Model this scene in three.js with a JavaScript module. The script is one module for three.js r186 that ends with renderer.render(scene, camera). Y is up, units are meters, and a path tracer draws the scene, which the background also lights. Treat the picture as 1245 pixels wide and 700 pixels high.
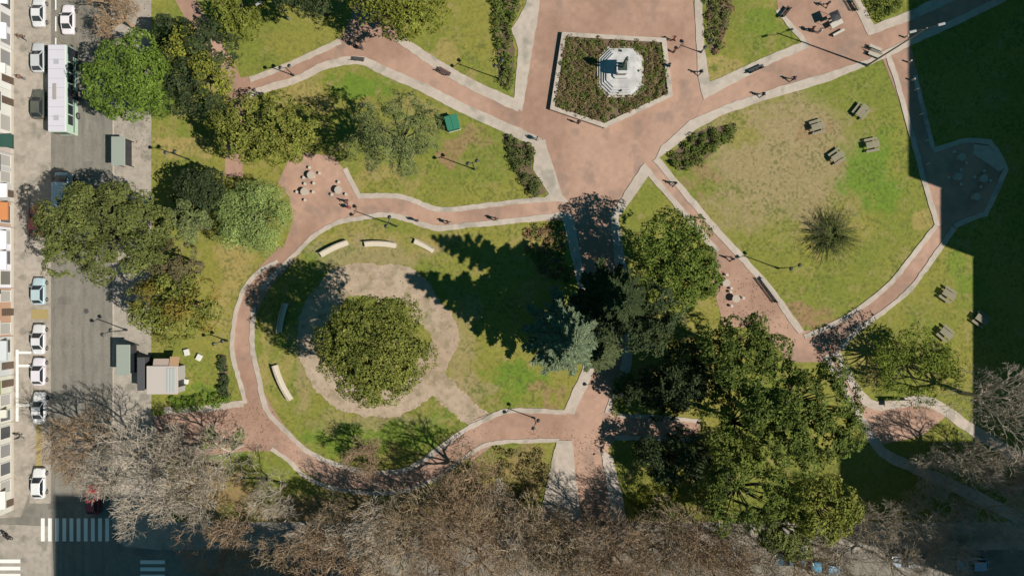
import * as THREE from 'three';
import { mergeGeometries, mergeVertices } from 'three/addons/utils/BufferGeometryUtils.js';
import { RoundedBoxGeometry } from 'three/addons/geometries/RoundedBoxGeometry.js';
import { MarchingCubes } from 'three/addons/objects/MarchingCubes.js';

// ---------------------------------------------------------------- camera, sky, sun, exposure
const HC = 96.6;                                   // flying height of the survey camera, metres
const scene = new THREE.Scene();
const camera = new THREE.PerspectiveCamera(45.7, 1024 / 575, 0.5, 1500);
camera.position.set(0, HC, 0);
camera.up.set(0, 0, -1);
camera.lookAt(0, 0, 0);
const EL = 46 * Math.PI / 180, SUNH = [0.94, 0.342];
{
  const w = 256, h = 128, d = new Float32Array(w * h * 4);
  for (let j = 0; j < h; j++) {
    const el = (j + 0.5) / h * Math.PI - Math.PI / 2;            // row 0 is the nadir
    const t = Math.pow(Math.max(0, Math.sin(el)), 0.5);
    for (let i = 0; i < w; i++) {
      const o = (j * w + i) * 4;
      d[o] = 0.09 - 0.068 * t; d[o + 1] = 0.215 - 0.070 * t; d[o + 2] = 0.29 - 0.05 * t; d[o + 3] = 1;
    }
  }
  const sky = new THREE.DataTexture(d, w, h, THREE.RGBAFormat, THREE.FloatType);
  sky.mapping = THREE.EquirectangularReflectionMapping;
  sky.magFilter = sky.minFilter = THREE.LinearFilter;
  sky.needsUpdate = true;
  scene.background = sky; scene.environment = sky;
  scene.backgroundIntensity = 0.62; scene.environmentIntensity = 0.62;
}
const sun = new THREE.DirectionalLight(new THREE.Color().setRGB(1, 0.94, 0.85), 5);
sun.position.set(SUNH[0] * Math.cos(EL) * 200, Math.sin(EL) * 200, SUNH[1] * Math.cos(EL) * 200);
sun.castShadow = true;
sun.shadow.mapSize.set(4096, 4096);
Object.assign(sun.shadow.camera, { left: -130, right: 130, top: 110, bottom: -110, near: 1, far: 500 });
scene.add(sun); scene.add(sun.target);
const renderer = new THREE.WebGLRenderer({ antialias: true });
renderer.toneMapping = THREE.LinearToneMapping;
renderer.toneMappingExposure = 1.19;
renderer.shadowMap.enabled = true;

// ---------------------------------------------------------------- helpers
// plan grid: 8.6 units to the metre; a point seen at height h is brought back to its true place on the map
const U = 8.6, gx = e => (e - 622.5) / U, gz = n => (n - 350) / U;
const at = (e, n, h = 0) => { const k = (HC - h) / HC; return [gx(e) * k, gz(n) * k]; };
const G = 0.12;                                    // level of pavements and park above the carriageway
function rng(s) { return () => { s |= 0; s = s + 0x6D2B79F5 | 0; let t = Math.imul(s ^ s >>> 15, 1 | s); t = t + Math.imul(t ^ t >>> 7, 61 | t) ^ t; return ((t ^ t >>> 14) >>> 0) / 4294967296; }; }
const hash = (x, y, z) => { let h = Math.imul(x, 374761393) ^ Math.imul(y, 668265263) ^ Math.imul(z, 1274126177); h = Math.imul(h ^ h >>> 13, 1274126177); return ((h ^ h >>> 16) >>> 0) / 4294967296; };
function n2(x, y, s = 0, per = 0) {
  let xi = Math.floor(x), yi = Math.floor(y); const fx = x - xi, fy = y - yi;
  let x1 = xi + 1, y1 = yi + 1;
  if (per) { xi = ((xi % per) + per) % per; yi = ((yi % per) + per) % per; x1 = ((x1 % per) + per) % per; y1 = ((y1 % per) + per) % per; }
  const u = fx * fx * (3 - 2 * fx), v = fy * fy * (3 - 2 * fy);
  return (hash(xi, yi, s) * (1 - u) + hash(x1, yi, s) * u) * (1 - v) + (hash(xi, y1, s) * (1 - u) + hash(x1, y1, s) * u) * v;
}
function fbm(x, y, s, oct = 4, per = 0) { let a = 0, w = 0.5, t = 0; for (let i = 0; i < oct; i++) { a += w * n2(x, y, s + i, per); t += w; w *= 0.5; x *= 2; y *= 2; if (per) per *= 2; } return a / t; }
function n3(x, y, z, s = 0) { const zi = Math.floor(z), f = z - zi, w = f * f * (3 - 2 * f); return n2(x, y, s + zi * 57) * (1 - w) + n2(x, y, s + zi * 57 + 57) * w; }
const mixc = (a, b, t) => [a[0] + (b[0] - a[0]) * t, a[1] + (b[1] - a[1]) * t, a[2] + (b[2] - a[2]) * t];
const sstep = (a, b, x) => { const t = Math.min(1, Math.max(0, (x - a) / (b - a))); return t * t * (3 - 2 * t); };
const toS = c => { c = Math.min(1, Math.max(0, c)); return Math.round(255 * (c <= 0.0031308 ? 12.92 * c : 1.055 * Math.pow(c, 1 / 2.4) - 0.055)); };
function tex(w, h, fn, repeat = true) {
  const d = new Uint8Array(w * h * 4);
  for (let j = 0; j < h; j++) for (let i = 0; i < w; i++) { const c = fn(i / w, j / h, i, j), o = (j * w + i) * 4; d[o] = toS(c[0]); d[o + 1] = toS(c[1]); d[o + 2] = toS(c[2]); d[o + 3] = 255; }
  const t = new THREE.DataTexture(d, w, h); t.colorSpace = THREE.SRGBColorSpace; t.magFilter = THREE.LinearFilter; t.minFilter = THREE.LinearMipmapLinearFilter; t.generateMipmaps = true;
  if (repeat) t.wrapS = t.wrapT = THREE.RepeatWrapping;
  t.needsUpdate = true; return t;
}
const mat = (r, g, b, rough = 0.8, metal = 0) => { const m = new THREE.MeshStandardMaterial({ roughness: rough, metalness: metal }); m.color.setRGB(r, g, b); return m; };
const texmat = (t, rough = 0.9) => new THREE.MeshStandardMaterial({ map: t, roughness: rough });
const used = {};
const numbered = n => { used[n] = (used[n] ?? -1) + 1; return used[n] ? n + '_' + String(used[n]).padStart(3, '0') : n; };
function mesh(name, geo, m, parent) { const o = new THREE.Mesh(geo, m); o.name = parent ? name : numbered(name); o.castShadow = o.receiveShadow = true; (parent || scene).add(o); return o; }
function tag(o, label, category, group) { o.userData.label = label; o.userData.category = category; if (group) o.userData.group = group; return o; }
function thing(name, label, category, [x, y, z] = [0, 0, 0], turn = 0, group) { const o = new THREE.Group(); o.name = numbered(name); scene.add(o); o.position.set(x, y, z); o.rotation.y = turn; return tag(o, label, category, group); }
function copy(src, label, [x, y, z], turn = 0, group) { const o = src.clone(); o.name = numbered(src.name.replace(/_\d\d\d$/, '')); o.userData = { ...src.userData }; scene.add(o); o.position.set(x, y, z); o.rotation.y = turn; return tag(o, label, o.userData.category, group || o.userData.group); }
const structure = o => { o.userData.kind = 'structure'; return o; };
const box = (w, h, d, x = 0, y = 0, z = 0) => new THREE.BoxGeometry(w, h, d).translate(x, y + h / 2, z);      // y = underside
const rbox = (w, h, d, r, x = 0, y = 0, z = 0, s = 2) => new RoundedBoxGeometry(w, h, d, s, r).translate(x, y + h / 2, z);
const cyl = (r0, r1, h, x = 0, y = 0, z = 0, s = 12) => new THREE.CylinderGeometry(r1, r0, h, s).translate(x, y + h / 2, z);
function merge(list) { const l = list.map(g => { g = g.index ? g.toNonIndexed() : g; for (const k of Object.keys(g.attributes)) if (!['position', 'normal', 'uv'].includes(k)) g.deleteAttribute(k); if (!g.attributes.uv) g.setAttribute('uv', new THREE.BufferAttribute(new Float32Array(g.attributes.position.count * 2), 2)); return g; }); return mergeGeometries(l); }
function rod(a, b, ra, rb, s = 6, open = false) {                // tapered bar between two points
  const A = new THREE.Vector3(...a), B = new THREE.Vector3(...b), d = B.clone().sub(A), L = d.length();
  const g = new THREE.CylinderGeometry(rb, ra, L, s, 1, open); g.translate(0, L / 2, 0);
  g.applyQuaternion(new THREE.Quaternion().setFromUnitVectors(new THREE.Vector3(0, 1, 0), d.normalize())); g.translate(...a); return g;
}
function panel(pts, t) {                           // thin solid panel from four corners, thickness t along its normal
  const p = pts.map(q => new THREE.Vector3(...q)); const n = p[1].clone().sub(p[0]).cross(p[3].clone().sub(p[0])).normalize().multiplyScalar(t);
  const q = p.map(v => v.clone().add(n)), f = (a, b, c, d) => [a, b, c, a, c, d];
  const v = [...f(q[0], q[1], q[2], q[3]), ...f(p[3], p[2], p[1], p[0])];
  for (let i = 0; i < 4; i++) { const j = (i + 1) % 4; v.push(...f(p[i], p[j], q[j], q[i])); }
  const g = new THREE.BufferGeometry().setFromPoints(v); g.computeVertexNormals(); return g;
}
function planUV(g, s) { const p = g.attributes.position, uv = new Float32Array(p.count * 2); for (let i = 0; i < p.count; i++) { uv[2 * i] = p.getX(i) / s; uv[2 * i + 1] = p.getZ(i) / s; } g.setAttribute('uv', new THREE.BufferAttribute(uv, 2)); return g; }
function smooth(pts, n = 6) {                      // Catmull-Rom through plan points
  const c = new THREE.CatmullRomCurve3(pts.map(([e, s]) => new THREE.Vector3(e, 0, s)), false, 'centripetal'); return c.getPoints((pts.length - 1) * n).map(v => [v.x, v.z]);
}
function slab(pts, y0, y1, s = 40) {               // solid with the outline pts (plan units), from y0 up to y1
  const sh = new THREE.Shape(pts.map(([e, n]) => new THREE.Vector2(gx(e), -gz(n))));
  const g = new THREE.ExtrudeGeometry(sh, { depth: y1 - y0, bevelEnabled: false }); g.rotateX(-Math.PI / 2); g.translate(0, y0, 0); return planUV(g, s);
}
function sheet(pts, y, s = 40) { const g = new THREE.ShapeGeometry(new THREE.Shape(pts.map(([e, n]) => new THREE.Vector2(gx(e), -gz(n))))); g.rotateX(-Math.PI / 2); g.translate(0, y, 0); return planUV(g, s); }
function stripOutline(pts, w) {                    // w: width in plan units, a number or one per point
  const L = [], R = [], n = pts.length;
  for (let i = 0; i < n; i++) {
    const a = pts[Math.max(0, i - 1)], b = pts[Math.min(n - 1, i + 1)], dx = b[0] - a[0], dy = b[1] - a[1], l = Math.hypot(dx, dy) || 1;
    const hw = (Array.isArray(w) ? w[0] + (w[1] - w[0]) * i / (n - 1) : w) / 2;
    L.push([pts[i][0] - dy / l * hw, pts[i][1] + dx / l * hw]); R.push([pts[i][0] + dy / l * hw, pts[i][1] - dx / l * hw]);
  }
  return [...L, ...R.reverse()];
}
const inside = (pts, x, y) => { let c = false; for (let i = 0, j = pts.length - 1; i < pts.length; j = i++) { const [xi, yi] = pts[i], [xj, yj] = pts[j]; if ((yi > y) !== (yj > y) && x < (xj - xi) * (y - yi) / (yj - yi) + xi) c = !c; } return c; };

// ---------------------------------------------------------------- surface materials
const M = {};
{
  const grain = (i, j, a) => 1 + (hash(i, j, 5) - 0.5) * a;
  const brickTex = (c0, c1, c2, s) => texmat(tex(1024, 1024, (u, v, i, j) => {
    const c = fbm(u * 7, v * 7, 3 + s, 5, 7), f = fbm(u * 60, v * 60, 9 + s, 3, 60), st = sstep(0.58, 0.8, fbm(u * 18, v * 18, 31 + s, 4, 18));
    let k = mixc(c0, c1, sstep(0.25, 0.75, c)); k = mixc(k, c2, st * 0.6);
    const g = (0.86 + 0.28 * f) * grain(i, j, 0.14); return k.map(x => x * g);
  }));
  M.brick = brickTex([0.29, 0.174, 0.124], [0.388, 0.242, 0.176], [0.235, 0.165, 0.128], 0);
  M.concrete = texmat(tex(1024, 1024, (u, v, i, j) => {
    const c = fbm(u * 9, v * 9, 13, 5, 9), f = fbm(u * 70, v * 70, 19, 3, 70), st = sstep(0.58, 0.82, fbm(u * 22, v * 22, 41, 4, 22));
    let k = mixc([0.36, 0.30, 0.245], [0.455, 0.39, 0.33], c); k = mixc(k, [0.26, 0.235, 0.19], st * 0.75);
    const g = (0.84 + 0.32 * f) * grain(i, j, 0.14); return k.map(x => x * g);
  }));
  M.pavement = texmat(tex(1024, 1024, (u, v, i, j) => {
    const c = fbm(u * 9, v * 9, 113, 5, 9), f = fbm(u * 90, v * 90, 119, 3, 90), st = sstep(0.55, 0.8, fbm(u * 26, v * 26, 141, 4, 26));
    let k = mixc([0.27, 0.235, 0.195], [0.36, 0.315, 0.265], c); k = mixc(k, [0.17, 0.155, 0.125], st * 0.7);
    const g = (0.8 + 0.4 * f) * grain(i, j, 0.2); return k.map(x => x * g);
  }));
  M.dirt = texmat(tex(1024, 1024, (u, v, i, j) => {
    const c = fbm(u * 10, v * 10, 23, 5, 10), f = fbm(u * 80, v * 80, 29, 3, 80), st = sstep(0.55, 0.75, fbm(u * 30, v * 30, 51, 3, 30));
    let k = mixc([0.31, 0.225, 0.15], [0.40, 0.315, 0.235], c); k = mixc(k, [0.2, 0.165, 0.09], st * 0.6);
    const g = (0.8 + 0.4 * f) * grain(i, j, 0.2); return k.map(x => x * g);
  }), 1);
  M.asphalt = texmat(tex(1024, 1024, (u, v, i, j) => {
    const c = fbm(u * 8, v * 8, 33, 5, 8), f = fbm(u * 90, v * 90, 39, 3, 90), st = sstep(0.6, 0.72, fbm(u * 14, v * 14, 61, 3, 14));
    let k = mixc([0.165, 0.152, 0.128], [0.215, 0.197, 0.165], c); k = mixc(k, [0.135, 0.123, 0.105], st * 0.6);
    const g = (0.82 + 0.36 * f) * grain(i, j, 0.25); return k.map(x => x * g);
  }));
  M.soil = texmat(tex(512, 512, (u, v, i, j) => { const c = fbm(u * 16, v * 16, 71, 4, 16), f = fbm(u * 64, v * 64, 72, 2, 64); return mixc([0.07, 0.05, 0.028], [0.19, 0.13, 0.08], c * 0.6 + f * 0.4); }), 1);
  // turf with the dry, worn and lush patches that the lawns have
  const X0 = -76, X1 = 96, Z0 = -52, Z1 = 52, W = 2048, Hh = 1240;
  const GREEN = [0.147, 0.168, 0.024], OLIVE = [0.198, 0.186, 0.033], DRY = [0.275, 0.212, 0.07], LUSH = [0.108, 0.176, 0.015], BARE = [0.24, 0.15, 0.075], TAN = [0.27, 0.205, 0.105];
  const patches = [ // plan x, y, radius x, radius y, colour, strength
    [950, 200, 105, 85, TAN, 0.8], [930, 190, 70, 60, TAN, 0.5], [985, 150, 45, 40, TAN, 0.5], [1062, 208, 44, 46, LUSH, 0.95], [992, 160, 14, 10, BARE, 0.6], [1016, 196, 14, 10, BARE, 0.6], [1150, 362, 12, 9, BARE, 0.6], [1025, 110, 50, 25, GREEN, 0.6], [985, 388, 34, 14, BARE, 0.9], [1100, 190, 22, 60, OLIVE, 0.6], [900, 330, 60, 60, OLIVE, 0.5], [1130, 265, 18, 22, DRY, 0.8], [850, 210, 20, 22, BARE, 0.6], [1040, 320, 40, 25, GREEN, 0.5],
    [440, 93, 40, 16, LUSH, 0.9], [505, 115, 30, 12, OLIVE, 0.8], [575, 215, 45, 22, GREEN, 0.7], [565, 175, 26, 14, BARE, 0.8], [535, 190, 20, 10, BARE, 0.9], [470, 215, 34, 14, DRY, 0.7], [520, 235, 60, 8, OLIVE, 0.6], [365, 118, 30, 22, DRY, 0.8], [520, 130, 22, 10, DRY, 0.8],
    [585, 40, 30, 40, OLIVE, 0.8], [535, 60, 24, 20, DRY, 0.8], [350, 50, 28, 24, OLIVE, 0.8], [560, 95, 30, 8, DRY, 0.8],
    [400, 312, 26, 14, LUSH, 0.7], [450, 290, 60, 12, DRY, 0.6], [530, 295, 30, 12, DRY, 0.8], [620, 462, 46, 22, LUSH, 0.95], [570, 450, 16, 30, OLIVE, 0.9], [660, 480, 24, 10, BARE, 0.7], [450, 530, 85, 22, LUSH, 0.8], [520, 515, 40, 16, LUSH, 0.7], [330, 440, 14, 40, DRY, 0.7], [365, 470, 14, 20, OLIVE, 0.8],
    [215, 180, 30, 18, DRY, 0.95], [195, 215, 14, 24, OLIVE, 0.8], [280, 330, 22, 40, DRY, 0.9], [265, 385, 20, 28, DRY, 0.8], [235, 440, 26, 24, GREEN, 0.8], [240, 480, 30, 10, LUSH, 0.8], [275, 440, 12, 24, OLIVE, 0.6],
    [1120, 350, 50, 40, OLIVE, 0.7], [1165, 330, 18, 20, LUSH, 0.6], [1060, 430, 28, 24, DRY, 0.7], [1130, 420, 40, 40, GREEN, 0.5], [820, 260, 25, 30, OLIVE, 0.9], [910, 30, 30, 40, GREEN, 0.7], [930, 20, 24, 26, LUSH, 0.5], [880, 85, 20, 12, DRY, 0.9], [905, 160, 30, 12, OLIVE, 0.7],
    [640, 570, 40, 25, BARE, 0.6], [540, 600, 60, 25, BARE, 0.7], [620, 615, 60, 12, OLIVE, 0.6], [420, 630, 130, 30, BARE, 0.9], [250, 595, 60, 36, BARE, 0.8], [640, 625, 60, 14, BARE, 0.6], [458, 310, 80, 16, TAN, 0.7], [560, 420, 18, 70, TAN, 0.6], [365, 450, 16, 50, TAN, 0.6], [460, 512, 80, 14, TAN, 0.6], [560, 478, 30, 22, TAN, 0.6], [800, 610, 30, 14, LUSH, 0.7], [790, 460, 24, 20, DRY, 0.7], [660, 310, 20, 40, DRY, 0.6], [270, 545, 30, 14, LUSH, 0.7]];
  const lawnTex = tex(W, Hh, (u, v, i, j) => {
    const x = X0 + u * (X1 - X0), z = Z0 + v * (Z1 - Z0);
    const e = x * U + 622.5, n = z * U + 350;
    const w1 = fbm(x * 0.35, z * 0.35, 81, 4), w2 = fbm(x * 0.35 + 40, z * 0.35, 91, 4), big = fbm(x * 0.11, z * 0.11, 95, 3), med = fbm(x * 0.9, z * 0.9, 97, 3), fine = fbm(x * 3.4, z * 3.4, 99, 3);
    let c = mixc(GREEN, OLIVE, sstep(0.3, 0.7, big)); c = mixc(c, DRY, sstep(0.52, 0.75, med * 0.6 + w1 * 0.4) * 0.5);
    const ew = e + (w1 - 0.5) * 60, nw = n + (w2 - 0.5) * 60;
    for (const [pe, pn, re, rn, col, s] of patches) {
      const dx = (ew - pe) / re, dy = (nw - pn) / rn, q = dx * dx + dy * dy; if (q > 3) continue;
      c = mixc(c, col, s * sstep(1.5, 0.3, q + (med - 0.5) * 1.6));
    }
    c = mixc(c, [0.2, 0.16, 0.085], sstep(0.6, 0.78, fine * 0.55 + med * 0.45) * 0.6);
    c = mixc(c, [0.075, 0.10, 0.018], sstep(0.56, 0.72, (1 - fine) * 0.6 + w2 * 0.4) * 0.5);
    const g = (0.74 + 0.52 * fine) * (1 + (hash(i, j, 5) - 0.5) * 0.3); return [c[0] * g, c[1] * g, c[2] * g];
  }, false);
  M.lawn = texmat(lawnTex, 1);
  M.lawnRange = [X0, X1, Z0, Z1];
}
const white = mat(0.6, 0.58, 0.54, 0.6), iron = mat(0.035, 0.04, 0.04, 0.5, 0.4), darkGlass = mat(0.02, 0.026, 0.032, 0.12), rubber = mat(0.025, 0.025, 0.025, 0.9), chrome = mat(0.5, 0.5, 0.5, 0.3, 0.9), paint = mat(0.72, 0.71, 0.67, 0.7), stone = mat(0.46, 0.42, 0.36, 0.85), timber = mat(0.30, 0.25, 0.18, 0.85), bark = mat(0.075, 0.058, 0.042, 0.95), paleBark = mat(0.38, 0.325, 0.255, 0.95), brownBark = mat(0.31, 0.215, 0.135, 0.95), tanBark = mat(0.37, 0.285, 0.185, 0.95);

// ---------------------------------------------------------------- the setting: ground, streets, lawns, paths
structure(mesh('ground', planUV(new THREE.PlaneGeometry(1600, 1600).rotateX(-Math.PI / 2).translate(0, -0.03, 0), 40), M.asphalt));
{
  const g = sheet([[46, -400], [137, -400], [137, 1200], [46, 1200]], 0), p = g.attributes.position, uv = g.attributes.uv, w = 91 / U;
  for (let i = 0; i < p.count; i++) uv.setXY(i, (p.getX(i) - gx(46)) / w, p.getZ(i) / 64);
  const rects = []; { const r = rng(5); for (let k = 0; k < 16; k++) rects.push([r(), r(), 0.05 + 0.16 * r(), 0.01 + 0.035 * r(), 0.75 + 0.4 * r()]); }
  structure(mesh('avenue', g, texmat(tex(256, 1536, (u, v, i, j) => {
    const f = fbm(u * 95, v * 576, 39, 3), c = fbm(u * 6, v * 36, 33, 4), st = sstep(0.55, 0.75, fbm(u * 22, v * 40, 61, 3));
    let k = mixc([0.165, 0.152, 0.128], [0.215, 0.197, 0.165], c); let wear = 0; for (const t of [0.2, 0.34, 0.46, 0.6, 0.72, 0.86]) wear += Math.exp(-Math.pow((u - t + (c - 0.5) * 0.03) / 0.025, 2)) * (0.3 + 0.7 * fbm(u * 14, v * 12, 77, 3));
    k = mixc(k, [0.11, 0.10, 0.086], Math.min(0.6, wear * 0.45) + st * 0.3);
    for (const [a, b, e, h, t] of rects) if (u > a && u < a + e && v > b && v < b + h) k = k.map(x => x * t);
    const g2 = (0.8 + 0.4 * f) * (1 + (hash(i, j, 5) - 0.5) * 0.25); return k.map(x => x * g2);
  }))));
  for (const [e, n] of [[104, 378], [78, 470], [118, 250], [92, 560], [112, 130]]) structure(mesh('manhole_cover', new THREE.CylinderGeometry(0.36, 0.36, 0.02, 20).translate(gx(e), 0.008, gz(n)), mat(0.07, 0.068, 0.06, 0.6)));
}
structure(mesh('parking_lane', sheet([[35, -400], [61, -400], [61, 612], [35, 612]], 0.006), M.pavement));
structure(mesh('side_street', sheet([[-400, 672], [1900, 672], [1900, 772], [-400, 772]], -0.008), M.asphalt));
structure(mesh('junction', sheet([[-60, 634], [62, 640], [70, 800], [-60, 800]], 0.010), M.pavement));
structure(mesh('pavement_west', slab([[-300, -400], [35, -400], [35, 600], [24, 628], [-60, 634], [-300, 634]], -0.02, G), M.pavement));
structure(mesh('pavement_east', slab([[138, -400], [190, -400], [190, 500], [214, 632], [1262, 632], [1262, 668], [190, 668], [150, 664], [138, 640]], -0.02, G), M.pavement));
structure(mesh('pavement_across', slab([[150, 772], [1900, 772], [1900, 1400], [150, 1400]], -0.02, G), M.pavement));
structure(mesh('pavement_far', slab([[1330, -500], [1900, -500], [1900, 640], [1330, 640]], -0.02, G), M.pavement));
{
  const g = slab([[184, -300], [1262, -300], [1262, 634], [204, 634], [196, 505], [184, 505]], -0.02, G + 0.01), [X0, X1, Z0, Z1] = M.lawnRange, p = g.attributes.position, uv = g.attributes.uv;
  for (let i = 0; i < p.count; i++) uv.setXY(i, (p.getX(i) - X0) / (X1 - X0), (p.getZ(i) - Z0) / (Z1 - Z0));
  structure(mesh('lawn', g, M.lawn));
}
let lev = 0;
const brick = (name, pts, m = M.brick) => structure(mesh(name, sheet(pts, G + 0.02 + 0.0015 * lev++), m));
const dirtPath = (name, pts) => structure(mesh(name, sheet(pts, G + 0.0145 + 0.0008 * lev), M.dirt));
let blev = 0;
const densify = pts => { const o = []; for (let i = 0; i < pts.length - 1; i++) { const [a, b] = pts[i], [c, d] = pts[i + 1], m = Math.max(1, Math.round(Math.hypot(c - a, d - b) / 7)); for (let k = 0; k < m; k++) o.push([a + (c - a) * k / m, b + (d - b) * k / m]); } o.push(pts[pts.length - 1]); return o; };
const rough = pts => pts.map(([e, n]) => [e + (n2(e * 0.21, n * 0.21, 3) - 0.5) * 1.6, n + (n2(e * 0.21, n * 0.21, 4) - 0.5) * 1.6]);
const edging = (pts, w, curved = true) => structure(mesh('path_edging', slab(rough(stripOutline(curved ? smooth(pts, 9) : densify(pts), w)), G - 0.02, G + 0.085 + 0.0012 * blev++), M.concrete));
const edgePoly = pts => structure(mesh('path_edging', slab(rough(densify([...pts, pts[0]]).slice(0, -1)), G - 0.02, G + 0.085 + 0.0012 * blev++), M.concrete));
// sandy ring and its spur
{
  const ring = [], inner = [];
  for (let k = 0; k <= 300; k++) { const a = k / 300 * Math.PI * 2, w = (fbm(Math.cos(a) * 2 + 5, Math.sin(a) * 2 + 5, 7, 3) - 0.5) * 18 + (fbm(Math.cos(a) * 24 + 50, Math.sin(a) * 24 + 50, 8, 3) - 0.5) * 6 - 2; ring.push([458 + Math.cos(a) * (97 + w), 412 + Math.sin(a) * (97 + w)]); inner.push([458 + Math.cos(a) * (62 + w * 1.5), 415 + Math.sin(a) * (60 + w * 1.5)]); }
  const sh = new THREE.Shape(ring.map(([e, n]) => new THREE.Vector2(gx(e), -gz(n)))); sh.holes.push(new THREE.Path(inner.map(([e, n]) => new THREE.Vector2(gx(e), -gz(n)))));
  const g = new THREE.ShapeGeometry(sh); g.rotateX(-Math.PI / 2); g.translate(0, G + 0.0142, 0); structure(mesh('sandy_path', planUV(g, 40), M.dirt));
  structure(mesh('sandy_path', sheet(stripOutline(smooth([[528, 462], [552, 485], [575, 505], [598, 520]], 20), [30, 24]).map(([e, n], i) => [e + (hash(i, 1, 3) - 0.5) * 4, n + (hash(i, 2, 3) - 0.5) * 4]), G + 0.0165), M.dirt));
}
brick('plaza', [[650, -260], [842, -260], [842, 0], [858, 118], [872, 122], [845, 150], [805, 184], [790, 206], [742, 268], [690, 268], [676, 240], [650, 176], [628, 150], [636, 128]]);
brick('brick_path', [[640, 172], [516, 110], [464, 88], [441, 77], [418, 77], [395, 83], [361, 99], [315, 113], [290, 122], [276, 118], [284, 96], [310, 92], [349, 78], [387, 61], [413, 49], [428, 20], [440, -60], [480, -60], [470, 20], [487, 46], [529, 74], [567, 98], [634, 130], [664, 150]], M.brick);
brick('brick_path', stripOutline(smooth([[205, -40], [228, 5], [258, 55], [283, 100], [286, 150], [284, 215]]), 22));
brick('brick_path', [[692, 240], [692, 268], ...smooth([[630, 270], [567, 276], [534, 279], [516, 275], [490, 266], [464, 262], [439, 266], [413, 272], [387, 285], [367, 303], [346, 325]]), [322, 328], [345, 300], [356, 270], [352, 240], [338, 222], [350, 196], [372, 186], [405, 190], [420, 208], [437, 237], ...smooth([[464, 237], [490, 238.5], [534, 254], [630, 244]])]);
brick('brick_path', stripOutline(smooth([[350, 308], [316, 345], [298, 385], [295, 425], [303, 465], [319, 500], [347, 538], [387, 568], [432, 584], [480, 586], [520, 570], [556, 545], [590, 522]]), 26), M.brick);
brick('brick_path', [[188, 506], [296, 488], [318, 500], [345, 548], [300, 548], [192, 560]]);
brick('bottom_plaza', [[566, 540], [585, 508], [610, 500], [690, 500], [745, 496], [752, 506], [852, 512], [850, 532], [752, 530], [740, 545], [740, 604], [764, 640], [656, 640], [672, 600], [682, 536], [606, 536], [572, 562]]);
brick('brick_path', [[690, 255], [748, 255], [756, 345], [764, 415], [760, 450], [736, 510], [690, 510], [716, 450], [718, 415], [706, 345]]);
brick('brick_path', [[778, 204], [797, 188], [850, 250], [905, 312], [975, 402], [1000, 400], [1030, 384], [1080, 345], [1138, 274], [1156, 282], [1106, 350], [1066, 388], [1036, 410], [1020, 432], [1055, 492], [1132, 488], [1150, 506], [1120, 530], [1072, 540], [1040, 505], [1005, 440], [960, 440], [925, 400], [880, 396], [866, 345], [866, 300]], M.brick);
brick('brick_path', [[1070, 64], [1105, 46], [1118, 100], [1137, 178], [1150, 190], [1162, 274], [1147, 296], [1138, 282], [1122, 219], [1100, 140]]);
brick('table_plaza', [[1130, 182], [1155, 177], [1168, 171], [1203, 172], [1224, 206], [1198, 262], [1164, 274], [1148, 290], [1138, 270]]);
brick('brick_path', [[842, 154], [878, 136], [940, 115], [1002, 97], [1054, 79], [1079, 66], [1167, 25], [1300, -40], [1300, -80], [1138, 4], [1102, 20], [1054, 36], [1030, -10], [1010, -60], [940, -60], [946, 18], [980, 54], [940, 71], [872, 106], [854, 122]], M.brick);
// pale edging
edging([[300, 116], [315, 110.6], [361, 96.5], [395, 80], [418, 74.6], [441, 74.6], [464, 85], [516, 108], [567, 134], [630, 162], [656, 175]], [8, 13]);
edging([[304, 97], [349, 80], [387, 63], [414, 50]], 7);
edging([[484, 46], [508, 63], [529, 77], [567, 100], [632, 130]], [10, 13]);
edgePoly([[640, -200], [657, -200], [657, 0], [635, 136], [624, 130], [630, 60], [622, 36], [640, 4]]);
edgePoly([[836, -200], [853, -200], [853, 0], [857, 62], [863, 100], [938, 66], [978, 50], [984, 58], [940, 76], [855, 121], [848, 90]]);
edging([[945, 12], [963, 34], [982, 55]], 6, false);
edgePoly([[1026, -60], [1040, -60], [1046, 0], [1062, 30], [1102, 15], [1138, -2], [1300, -78], [1300, -66], [1138, 12], [1102, 27], [1056, 44], [1038, 10]]);
edgePoly([[795, 196], [804, 178], [838, 147], [876, 130], [940, 108], [1002, 90], [1054, 73], [1079, 60], [1105, 47], [1167, 20], [1300, -46], [1300, -36], [1167, 29], [1105, 57], [1079, 70], [1002, 101], [940, 119], [878, 140], [846, 158], [812, 184]]);
edging([[419, 205], [428, 222], [436, 238]], 6, false); edging([[434, 239], [464, 238], [490, 239.5], [515, 249], [534, 255], [580, 251], [630, 245], [686, 241]], 6);
edging([[318, 352], [330, 338], [346, 322], [367, 301], [387, 283], [413, 270], [439, 265], [464, 261], [490, 265], [516, 274], [534, 277.5], [567, 274], [630, 268], [690, 261]], [5, 7]);
edgePoly([[650, 172], [662, 170], [684, 238], [692, 246], [655, 244], [668, 236], [648, 206]]);
edging([[338, 318], [318, 328], [301, 345], [291, 366], [285, 389], [282, 420], [285, 442], [291, 461], [298, 490]], 5);
edging([[309, 373], [307, 400], [307, 422], [314, 456], [325, 499], [349, 525], [374, 548], [421, 568], [470, 574], [500, 568], [540, 540], [566, 522], [590, 510], [612, 500], [650, 499], [688, 501]], 6);
edging([[330, 545], [349, 558], [369, 577], [395, 590], [421, 596], [450, 599], [490, 597], [530, 581], [562, 558], [585, 543], [610, 537], [680, 535]], 5);
edging([[200, 499], [250, 496], [296, 490]], 8, false);
edgePoly([[683, 261], [697, 261], [712, 345], [724, 415], [722, 452], [698, 503], [684, 501], [708, 450], [712, 415], [702, 345]]);
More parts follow.
